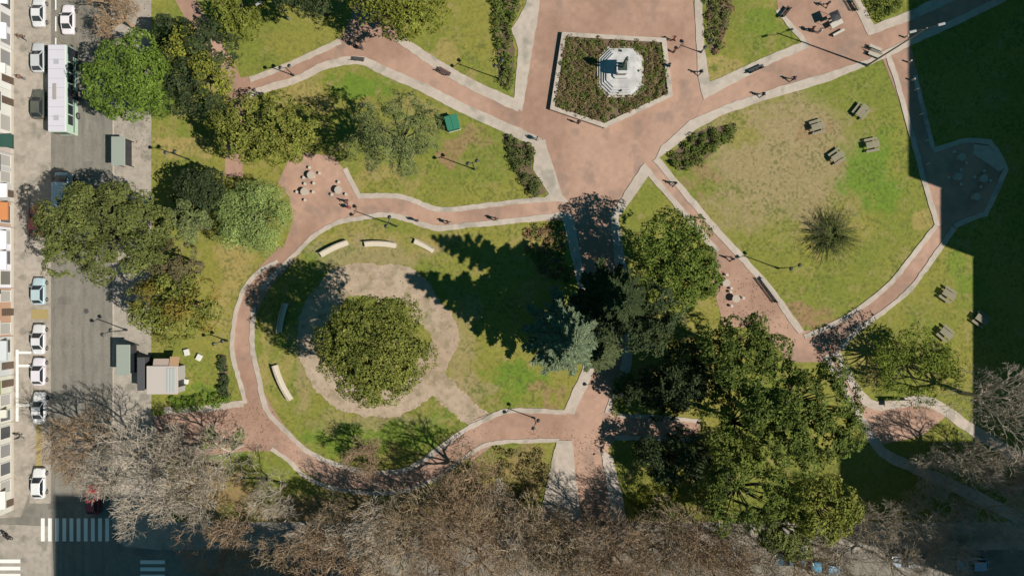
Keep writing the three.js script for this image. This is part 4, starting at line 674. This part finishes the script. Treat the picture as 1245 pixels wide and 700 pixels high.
// bus and van
function bus(e, n) {
  const t = thing('city_bus', 'white and green city bus with dark side windows on the avenue', 'bus', [gx(e), 0.02, gz(n)]), L = 12, W = 2.5, H = 3.05;
  const wh = new THREE.MeshPhysicalMaterial({ roughness: 0.4, clearcoat: 0.5 }); wh.color.setRGB(0.56, 0.53, 0.58); const gr = mat(0.42, 0.55, 0.45, 0.4), dg = mat(0.05, 0.12, 0.08, 0.4);
  mesh('body', rbox(W, H - 0.35, L, 0.14, 0, 0.32, 0), gr, t);
  mesh('roof', rbox(W - 0.1, 0.16, L - 0.16, 0.07, 0, H - 0.11, 0), wh, t);
  mesh('roof_hatch', rbox(0.5, 0.1, 2.2, 0.04, -0.25, H + 0.045, 0.5), mat(0.3, 0.27, 0.25, 0.6), t);
  mesh('roof_hatch', rbox(0.7, 0.08, 0.7, 0.03, 0, H + 0.045, -3.6), mat(0.36, 0.36, 0.38, 0.6), t); mesh('roof_hatch', rbox(0.7, 0.08, 0.7, 0.03, 0, H + 0.045, 4.1), mat(0.36, 0.36, 0.38, 0.6), t);
  for (let k = 0; k < 9; k++) mesh('roof_seam', box(W - 0.3, 0.025, 0.05, 0, H + 0.045, -5.2 + k * 1.3), mat(0.36, 0.35, 0.38, 0.6), t);
  for (const s of [-1, 1]) {
    for (let k = 0; k < 7; k++) mesh('side_window', rbox(0.05, 1.05, 1.3, 0.02, s * (W / 2 + 0.005), 1.55, -4.5 + k * 1.45), darkGlass, t);
    mesh('stripe', box(0.02, 0.22, L - 0.5, s * (W / 2 + 0.004), 1.2, 0), dg, t);
    for (const z of [-3.6, 3.2]) { const w = mesh('wheel', new THREE.CylinderGeometry(0.48, 0.48, 0.3, 20).rotateZ(Math.PI / 2).translate(s * (W / 2 - 0.11), 0.48, z), rubber, t); mesh('rim', new THREE.CylinderGeometry(0.28, 0.28, 0.32, 14).rotateZ(Math.PI / 2).translate(s * (W / 2 - 0.11), 0.48, z), chrome, w); }
    mesh('headlight', rbox(0.4, 0.2, 0.06, 0.03, s * 0.85, 0.7, -L / 2 - 0.005), chrome, t); mesh('taillight', rbox(0.25, 0.4, 0.06, 0.03, s * 1.0, 0.9, L / 2 + 0.005), mat(0.3, 0.01, 0.01, 0.3), t);
    mesh('mirror', merge([rbox(0.12, 0.45, 0.22, 0.04, s * 1.5, 1.9, -6.1), rod([s * 1.2, 2.5, -5.95], [s * 1.48, 2.3, -6.1], 0.03, 0.03)]), iron, t);
  }
  mesh('door', box(0.05, 2.2, 1.1, W / 2 + 0.012, 0.5, -5.3), darkGlass, t); mesh('door', box(0.05, 2.2, 1.2, W / 2 + 0.034, 0.5, 0.5), darkGlass, t);
  mesh('windscreen', rbox(2.2, 1.3, 0.06, 0.02, 0, 1.35, -L / 2 - 0.005), darkGlass, t); mesh('rear_window', rbox(2.0, 0.9, 0.06, 0.02, 0, 1.7, L / 2 + 0.005), darkGlass, t);
  return t;
}
bus(85.8, 114.5);
{
  const t = thing('delivery_van', 'light blue delivery van half hidden by the huge olive tree', 'van', [gx(83), 0.02, gz(232)]), c = mat(0.45, 0.55, 0.60, 0.4);
  mesh('body', rbox(2.0, 1.9, 3.6, 0.1, 0, 0.4, 0.9), c, t); mesh('cab', rbox(1.9, 1.25, 1.5, 0.14, 0, 0.4, -1.6), c, t); mesh('windscreen', panel([[0.8, 1.45, -2.26], [-0.8, 1.45, -2.26], [-0.75, 2.15, -0.92], [0.75, 2.15, -0.92]], 0.03), darkGlass, t);
  for (const s of [-1, 1]) { for (const z of [-1.6, 1.8]) { const w = mesh('wheel', tyreG, rubber, t); w.position.set(s * 0.92, 0.31, z); mesh('rim', rimG, chrome, w); } mesh('headlight', rbox(0.3, 0.16, 0.06, 0.03, s * 0.7, 0.75, -2.36), chrome, t); mesh('mirror', rbox(0.12, 0.25, 0.12, 0.03, s * 1.05, 1.5, -1.5), iron, t); }
  mesh('roof_rib', merge([-0.4, 0.6, 1.6].map(z => box(1.8, 0.03, 0.06, 0, 2.3, z))), c, t);
}
{
  const t = thing('motorcycle', 'black motorcycle parked at the sunlit street corner', 'motorcycle', [gx(10), 0.02, gz(650)], 0.9), wheelG = new THREE.TorusGeometry(0.27, 0.055, 8, 20).rotateY(Math.PI / 2);
  for (const z of [-0.65, 0.62]) { const w = mesh('wheel', wheelG, rubber, t); w.position.set(0, 0.32, z); mesh('hub', cyl(0.06, 0.06, 0.16, 0, -0.08, 0).rotateZ(Math.PI / 2), chrome, w); }
  mesh('engine', rbox(0.3, 0.32, 0.4, 0.06, 0, 0.28, 0), iron, t); mesh('fuel_tank', loft([[-0.35, 0.16, 0.7, 0.82], [-0.2, 0.28, 0.62, 0.9], [0.05, 0.2, 0.64, 0.84]], 14, 2.4), mat(0.05, 0.02, 0.02, 0.3), t); mesh('seat', rbox(0.24, 0.09, 0.62, 0.04, 0, 0.74, 0.36), rubber, t);
  mesh('fork', merge([rod([-0.09, 0.32, -0.65], [-0.09, 0.98, -0.4], 0.025, 0.025), rod([0.09, 0.32, -0.65], [0.09, 0.98, -0.4], 0.025, 0.025)]), chrome, t); mesh('handlebar', rod([-0.36, 1.02, -0.32], [0.36, 1.02, -0.32], 0.018, 0.018), iron, t); mesh('frame', merge([rod([0, 0.9, -0.4], [0, 0.4, 0.1], 0.03, 0.03), rod([0, 0.4, 0.1], [0, 0.32, 0.62], 0.03, 0.03), rod([0, 0.75, 0.1], [0, 0.32, 0.62], 0.025, 0.025)]), iron, t); mesh('headlight', new THREE.SphereGeometry(0.09, 10, 8).translate(0, 0.9, -0.52), chrome, t);
}

// ---------------------------------------------------------------- street and park furniture
const lampGlass = mat(0.62, 0.62, 0.58, 0.4);
function parkLamp(e, n, h, turn, label, group) {
  const t = thing('park_lamp', label, 'lamp', [gx(e), G + 0.01, gz(n)], turn, group), a = 0.62;
  mesh('pole', merge([cyl(0.16, 0.13, 0.5, 0, 0, 0, 10), cyl(0.08, 0.055, h - 0.5, 0, 0.5, 0, 8)]), iron, t);
  mesh('arm', merge([rod([-a, h - 0.1, 0], [a, h - 0.1, 0], 0.03, 0.03), rod([0, h - 0.55, 0], [-a * 0.7, h - 0.1, 0], 0.02, 0.02), rod([0, h - 0.55, 0], [a * 0.7, h - 0.1, 0], 0.02, 0.02)]), iron, t);
  for (const s of [-1, 1]) { const l = mesh('lantern', new THREE.LatheGeometry([[0, 0], [0.1, 0.02], [0.2, 0.3], [0.2, 0.34], [0, 0.34]].map(p => new THREE.Vector2(...p)), 10).translate(s * a, h - 0.08, 0), lampGlass, t); mesh('cap', cyl(0.27, 0.06, 0.14, s * a, h + 0.265, 0, 10), iron, l); }
  return t;
}
parkLamp(577, 206, 5.4, 0.3, 'twin lantern lamp post in the lawn below the green utility box');
parkLamp(482, 275, 6.6, 1.2, 'twin lantern lamp post on the edging of the curved walk');
parkLamp(357, 92, 3.6, 0.2, 'short lamp post beside the west arm of the brick walk');
parkLamp(607, 96, 6.6, 0.7, 'lamp post in the lawn beside the plaza hedge');
parkLamp(946, 326, 5.6, 0.4, 'lamp post in the big dry lawn beside the long bench');
parkLamp(154, 401, 4.6, 0.5, 'lamp post on the east pavement beside the shelter near the kiosk');
parkLamp(852, 64, 3.2, 0.9, 'short lamp post on the plaza edging by the olive hedge');
parkLamp(230, 194, 5.2, 0.1, 'lamp post in the dry lawn by the compact dark tree');
parkLamp(745, 476, 3.6, 0.2, 'lamp post beside the lit brick walk');
parkLamp(650, 508, 4.2, 1.0, 'lamp post in the bottom plaza');
parkLamp(276, 414, 2.8, 0.3, 'short lamp post by the ring walk near the kiosk');
function streetLamp(e, n, h, turn, label) {
  const t = thing('street_lamp', label, 'lamp', [gx(e), G + 0.01, gz(n)], turn);
  mesh('pole', merge([cyl(0.2, 0.17, 0.8, 0, 0, 0, 10), cyl(0.13, 0.07, h - 0.8, 0, 0.8, 0, 10)]), mat(0.22, 0.21, 0.2, 0.6, 0.3), t);
  for (const s of [-1, 1]) { mesh('arm', rod([0, h - 0.4, 0], [s * 1.5, h, 0], 0.05, 0.04), iron, t); mesh('lamp_head', rbox(0.9, 0.14, 0.3, 0.05, s * 1.8, h - 0.06, 0), mat(0.3, 0.3, 0.3, 0.5), t); }
  return t;
}
streetLamp(1054, 80, 14, 0.25, 'tall double arm street lamp at the lawn corner by the side plaza');
streetLamp(352, 24, 7.5, 0.5, 'double arm street lamp in front of the dark tree at the park edge');
// benches
function slatBench(e, n, L, turn, label, m = timber) {
  const t = thing('park_bench', label, 'bench', [gx(e), G + 0.09, gz(n)], turn);
  for (let k = 0; k < 4; k++) mesh('seat_slat', rbox(L, 0.05, 0.11, 0.015, 0, 0.43, -0.2 + k * 0.13), m, t);
  for (let k = 0; k < 3; k++) mesh('back_slat', rbox(L, 0.11, 0.04, 0.015, 0, 0.55 + k * 0.14, 0.28 + k * 0.03), m, t);
  for (const s of [-1, 1]) mesh('leg', merge([box(0.08, 0.43, 0.5, s * (L / 2 - 0.25), 0, 0), rod([s * (L / 2 - 0.25), 0.4, 0.25], [s * (L / 2 - 0.25), 0.98, 0.39], 0.03, 0.03)]), iron, t);
  return t;
}
slatBench(541, 88, 1.9, -0.5, 'slatted bench on the upper edging of the brick walk', mat(0.10, 0.05, 0.045, 0.8));
slatBench(437, 73, 1.6, -0.1, 'slatted bench on the lower edging at the bend of the brick walk', mat(0.07, 0.06, 0.06, 0.8));
slatBench(918, 85, 2.2, 0.42, 'dark slatted bench on the walkway edging by the upper right lawn', mat(0.05, 0.05, 0.05, 0.8));
slatBench(1062, 60, 1.8, -0.4, 'grey slatted bench at the side plaza by the tall street lamp', stone);
slatBench(1061, 68, 1.8, -0.4 + Math.PI, 'grey slatted bench behind another at the tall street lamp', stone);
slatBench(953, 16, 1.8, 0.9, 'dark bench in the west corner of the side plaza', mat(0.06, 0.055, 0.05, 0.8));
slatBench(936, 353, 4.4, -0.93, 'very long pale bench on the edging of the diagonal path', mat(0.4, 0.36, 0.3, 0.8));
slatBench(1038, 8, 1.8, -1.05, 'bench at the edge of the side plaza beside the shrub border', timber);
function arcBench(e, n, ce, cn, span, label) {   // curved white bench concentric with the sandy ring
  const R = Math.hypot(e - ce, n - cn) / U, a0 = Math.atan2(n - cn, e - ce), da = span / U / R / 2, mk = (r0, r1, y0, y1) => { const p = []; for (let k = 0; k <= 10; k++) { const a = a0 - da + 2 * da * k / 10; p.push([ce + Math.cos(a) * r1 * U, cn + Math.sin(a) * r1 * U]); } for (let k = 10; k >= 0; k--) { const a = a0 - da + 2 * da * k / 10; p.push([ce + Math.cos(a) * r0 * U, cn + Math.sin(a) * r0 * U]); } return slab(p, y0, y1, 10).translate(-gx(e), 0, -gz(n)); };
  const t = thing('curved_bench', label, 'bench', [gx(e), G + 0.01, gz(n)]);
  mesh('seat', mk(R - 0.32, R + 0.3, 0.36, 0.48), mat(0.52, 0.46, 0.36, 0.8), t); mesh('plinth', mk(R - 0.2, R + 0.2, 0, 0.36), stone, t); mesh('backrest', mk(R + 0.31, R + 0.42, 0.2, 0.86), M.concrete, t); return t;
}
arcBench(407, 302, 458, 412, 36, 'curved white bench beside the ring walk and the chess plaza');
arcBench(463, 297, 458, 412, 38, 'curved white bench in the middle of the grass above the sandy ring');
arcBench(516, 299, 458, 412, 26, 'curved white bench at the edge of the conifer shadow');
arcBench(344, 465, 458, 412, 46, 'curved white bench in the sun on the west side of the sandy ring');
arcBench(344, 386, 458, 412, 36, 'curved white bench in the shade on the west side of the sandy ring');
{ const t = thing('stone_bench', 'wide pale stone bench beside the open light green tree', 'bench', [gx(1088), G + 0.09, gz(489)]); mesh('seat', rbox(3.6, 0.14, 1.0, 0.04, 0, 0.5, 0), M.concrete, t); for (const s of [-1, 1]) mesh('leg', rbox(0.4, 0.5, 0.8, 0.03, s * 1.4, 0, 0), stone, t); mesh('backrest', rbox(3.6, 0.5, 0.14, 0.04, 0, 0.64, -0.42), M.concrete, t); }
// picnic tables in the big lawn
{
  const worn = mat(0.24, 0.215, 0.15, 0.9), t = thing('picnic_table', 'pale picnic table with attached benches in the worn part of the big lawn', 'table', [0, G, 0], 0, 'picnic tables');
  for (let k = 0; k < 5; k++) mesh('table_plank', rbox(1.9, 0.05, 0.16, 0.015, 0, 0.73, -0.36 + k * 0.18), worn, t);
  for (const s of [-1, 1]) { for (let k = 0; k < 2; k++) mesh('bench_plank', rbox(1.9, 0.05, 0.16, 0.015, 0, 0.43, s * (0.72 + k * 0.18)), worn, t); mesh('leg_frame', merge([rod([s * 0.7, 0, -0.75], [s * 0.7, 0.73, -0.3], 0.04, 0.04), rod([s * 0.7, 0, 0.75], [s * 0.7, 0.73, 0.3], 0.04, 0.04), box(0.06, 0.06, 1.9, s * 0.7, 0.37, 0)]), timber, t); }
  const spots = [[992, 155, 0.3, 'pale picnic table in the worn middle of the big dry lawn'], [1045, 136, 0.9, 'pale picnic table near the walkway end of the big dry lawn'], [1016, 191, 0.6, 'pale picnic table next to the lush green patch'], [1058, 177, 0.2, 'pale picnic table by the lush patch and the shaded path'], [1150, 358, -0.6, 'pale picnic table in the small sunlit lawn near the angled path'], [1147, 405, -0.7, 'pale picnic table above the open light green tree'], [1190, 388, -0.6, 'picnic table just inside the building shadow']];
  spots.forEach(([e, n, a, l], i) => { if (i) copy(t, l, [gx(e), G + 0.01, gz(n)], a); else { t.position.set(gx(e), G + 0.01, gz(n)); t.rotation.y = a; t.userData.label = l; } });
}
// round stone tables with stools
{
  const t = thing('round_table', 'x', 'table', [0, G, 0]);
  mesh('table_top', new THREE.CylinderGeometry(0.55, 0.52, 0.09, 20).translate(0, 0.755, 0), M.concrete, t); mesh('pedestal', cyl(0.2, 0.14, 0.71, 0, 0, 0, 10), stone, t); mesh('foot', cyl(0.34, 0.3, 0.06, 0, 0, 0, 14), stone, t);
  const spots = [[372, 234, 0, 'round stone table below two others in the chess plaza', 4], [380, 214, 0, 'round stone table in the pale upper part of the chess plaza', 4], [413, 232, 0, 'round stone table by the east edge of the chess plaza', 3], [1165, 192, 0, 'round stone table near the entry of the shaded octagonal plaza', 2], [1161, 216, 0, 'round stone table by the sunlit path in the octagonal plaza', 3], [1192, 218, 0, 'round stone table by the stone slab in the octagonal plaza', 4], [1183, 240, 0, 'round stone table alone at the far end of the octagonal plaza', 0], [881, 344, 0, 'round stone table beside the lumpy tree at the diagonal path', 3], [893, 363, 0, 'round stone table between the diagonal path and the grove', 3]];
  const sg = merge([cyl(0.2, 0.2, 0.08, 0, 0.4, 0, 14), cyl(0.1, 0.09, 0.4, 0, 0, 0, 10)]), stools = [];
  spots.forEach(([e, n, a, l, k], i) => {
    const o = i ? copy(t, l, [gx(e), G + 0.038, gz(n)], i * 0.7) : t; if (!i) { t.position.set(gx(e), G + 0.038, gz(n)); t.userData.label = l; }
    for (let s = 0; s < k; s++) { const b = s / k * 6.283 + i * 1.3; const st = mesh('stone_stool', sg, stone); st.position.set(gx(e) + Math.cos(b) * 1.15, G + 0.038, gz(n) + Math.sin(b) * 1.15); tag(st, 'stone stool at the ' + l.replace('round stone ', ''), 'stool', 'stools at the ' + l); }
  });
}
// folding table with people in the side plaza
{ const t = thing('folding_table', 'pale folding table with crossed legs in the side plaza', 'table', [gx(1014), G + 0.038, gz(31)], 0.5); mesh('table_top', rbox(1.8, 0.05, 0.8, 0.02, 0, 0.74, 0), stone, t); for (const s of [-1, 1]) for (const q of [-1, 1]) mesh('leg', rod([s * 0.7, 0, q * 0.36], [s * 0.7, 0.74, -q * 0.3], 0.025, 0.025), iron, t);
  const b = thing('folding_bench', 'low bench beside the pale folding table', 'bench', [gx(1018), G + 0.038, gz(41)], 0.5); mesh('seat', rbox(1.8, 0.05, 0.32, 0.02, 0, 0.42, 0), stone, b); for (const s of [-1, 1]) mesh('leg', box(0.06, 0.42, 0.28, s * 0.75, 0, 0), iron, b);
  const c = thing('market_stall', 'small dark canopied stall in the side plaza', 'stall', [gx(1008), G + 0.038, gz(26)], 0.4); const dk = mat(0.03, 0.03, 0.035, 0.8); mesh('canopy', new THREE.ConeGeometry(0.95, 0.5, 4).rotateY(0.785).translate(0, 2.1, 0), dk, c); for (const s of [-1, 1]) for (const q of [-1, 1]) mesh('post', rod([s * 0.6, 0, q * 0.6], [s * 0.6, 1.9, q * 0.6], 0.025, 0.025), iron, c); mesh('counter', rbox(1.1, 0.06, 0.5, 0.02, 0, 0.85, 0), timber, c); }
// green utility box
{ const t = thing('utility_box', 'teal green utility cabinet with a pitched lid in the lawn', 'cabinet', [gx(551), G + 0.01, gz(152)], 0.25), g = mat(0.02, 0.16, 0.095, 0.75), g2 = mat(0.03, 0.10, 0.06, 0.6); mesh('cabinet', box(1.6, 1.5, 1.75, 0, 0.12, 0), g2, t); mesh('lid', rbox(1.85, 0.14, 2.0, 0.05, 0, 1.62, 0), g, t); mesh('lid_rib', box(0.08, 0.05, 1.9, 0, 1.76, 0), g, t); mesh('door', box(0.7, 1.2, 0.04, 0.36, 0.25, 0.89), g, t); mesh('door', box(0.7, 1.2, 0.04, -0.36, 0.25, 0.89), g, t); mesh('plinth', box(1.75, 0.12, 1.9, 0, 0, 0), stone, t); }
// bus shelters and kiosk on the east pavement
function shelter(e, n, L, label) {
  const t = thing('bus_shelter', label, 'shelter', [gx(e), G, gz(n)]), m = mat(0.27, 0.30, 0.26, 0.5);
  mesh('roof', rbox(1.9, 0.14, L, 0.05, 0, 2.42, 0), m, t); mesh('back_panel', box(0.05, 1.7, L - 0.4, 0.7, 0.45, 0), darkGlass, t); for (const s of [-1, 1]) for (const x of [-0.6, 0.78]) mesh('post', box(0.09, 2.43, 0.09, x, 0, s * (L / 2 - 0.25)), iron, t); mesh('bench', rbox(0.4, 0.06, L - 1, 0.02, 0.3, 0.45, 0), timber, t); mesh('bench_leg', merge([-1, 1].map(s => box(0.08, 0.45, 0.3, 0.3, 0, s * (L / 2 - 0.9)))), iron, t);
  return t;
}
shelter(162, 435, 4.2, 'grey green bus shelter on the pavement beside the kiosk'); shelter(156, 188, 4.0, 'dark framed bus shelter near the tree shadow on the avenue');
{
  const t = thing('kiosk', 'pale flat roofed kiosk with an orange awning on the pavement', 'kiosk', [gx(208), G + 0.015, gz(459)]), w = mat(0.36, 0.34, 0.32, 0.7);
  mesh('wall', box(4.0, 2.35, 3.6, 0, 0, 0), w, t); mesh('roof', rbox(4.3, 0.14, 3.9, 0.04, 0, 2.35, 0), mat(0.44, 0.39, 0.36, 0.8), t); for (let k = 0; k < 3; k++) mesh('roof_panel', rbox(0.34, 0.05, 3.3, 0.02, 0.75 + k * 0.45, 2.49, 0), mat(0.36, 0.39, 0.37, 0.5), t);
  mesh('shutter', box(2.6, 1.4, 0.06, 0, 0.8, -1.83), iron, t); mesh('door', box(0.05, 2.0, 0.9, 2.02, 0, 0.6), iron, t);
  mesh('awning', panel([[-1.4, 2.3, -1.85], [1.4, 2.3, -1.85], [1.4, 2.0, -2.9], [-1.4, 2.0, -2.9]], -0.05), mat(0.40, 0.31, 0.26, 0.9), t); mesh('awning', panel([[0.9, 2.42, -1.9], [2.2, 2.42, -1.9], [2.2, 2.1, -3.2], [0.9, 2.1, -3.2]], -0.05), mat(0.40, 0.25, 0.14, 0.9), t);
  const s = thing('newspaper_stand', 'narrow dark newspaper stand against the kiosk wall', 'stand', [gx(181.5), G + 0.001, gz(452)]); mesh('cabinet', box(0.8, 2.1, 4.4, 0, 0.06, 0), mat(0.06, 0.06, 0.065, 0.6), s); mesh('roof', rbox(1.0, 0.1, 4.6, 0.04, 0, 2.16, 0), mat(0.07, 0.07, 0.075, 0.6), s); mesh('shelf', box(0.12, 0.05, 4.0, 0.46, 0.8, 0), iron, s); mesh('plinth', box(0.7, 0.06, 4.2, 0, 0, 0), stone, s);
}
// bollards along the sunlit half of the shaded path
{
  const g = merge([cyl(0.14, 0.11, 0.75, 0, 0, 0, 10), new THREE.SphereGeometry(0.13, 10, 8).translate(0, 0.78, 0)]);
  [[1100, 46], [1104, 76], [1108, 98], [1112, 110], [1118, 140], [1124, 172], [1126, 200]].forEach(([e, n]) => { const o = mesh('bollard', g, stone); o.position.set(gx(e), G + 0.05, gz(n)); tag(o, 'grey stone bollard in the line along the half shaded path', 'bollard', 'bollards along the half shaded path'); });
}
for (const [e, n, l] of [[228, 428, 'white stone block in the grass by the yellowing olive tree'], [243, 434, 'white stone block in the grass next to another, towards the ring walk'], [226, 463, 'white stone block in the grass beside the kiosk']]) { const t = thing('stone_block', l, 'block', [gx(e), G + 0.008, gz(n)], e); mesh('block', rbox(0.9, 0.4, 0.7, 0.06, 0, 0.05, 0), white, t); mesh('foot', box(0.8, 0.06, 0.6, 0, 0, 0), stone, t); }
renderer.render(scene, camera);
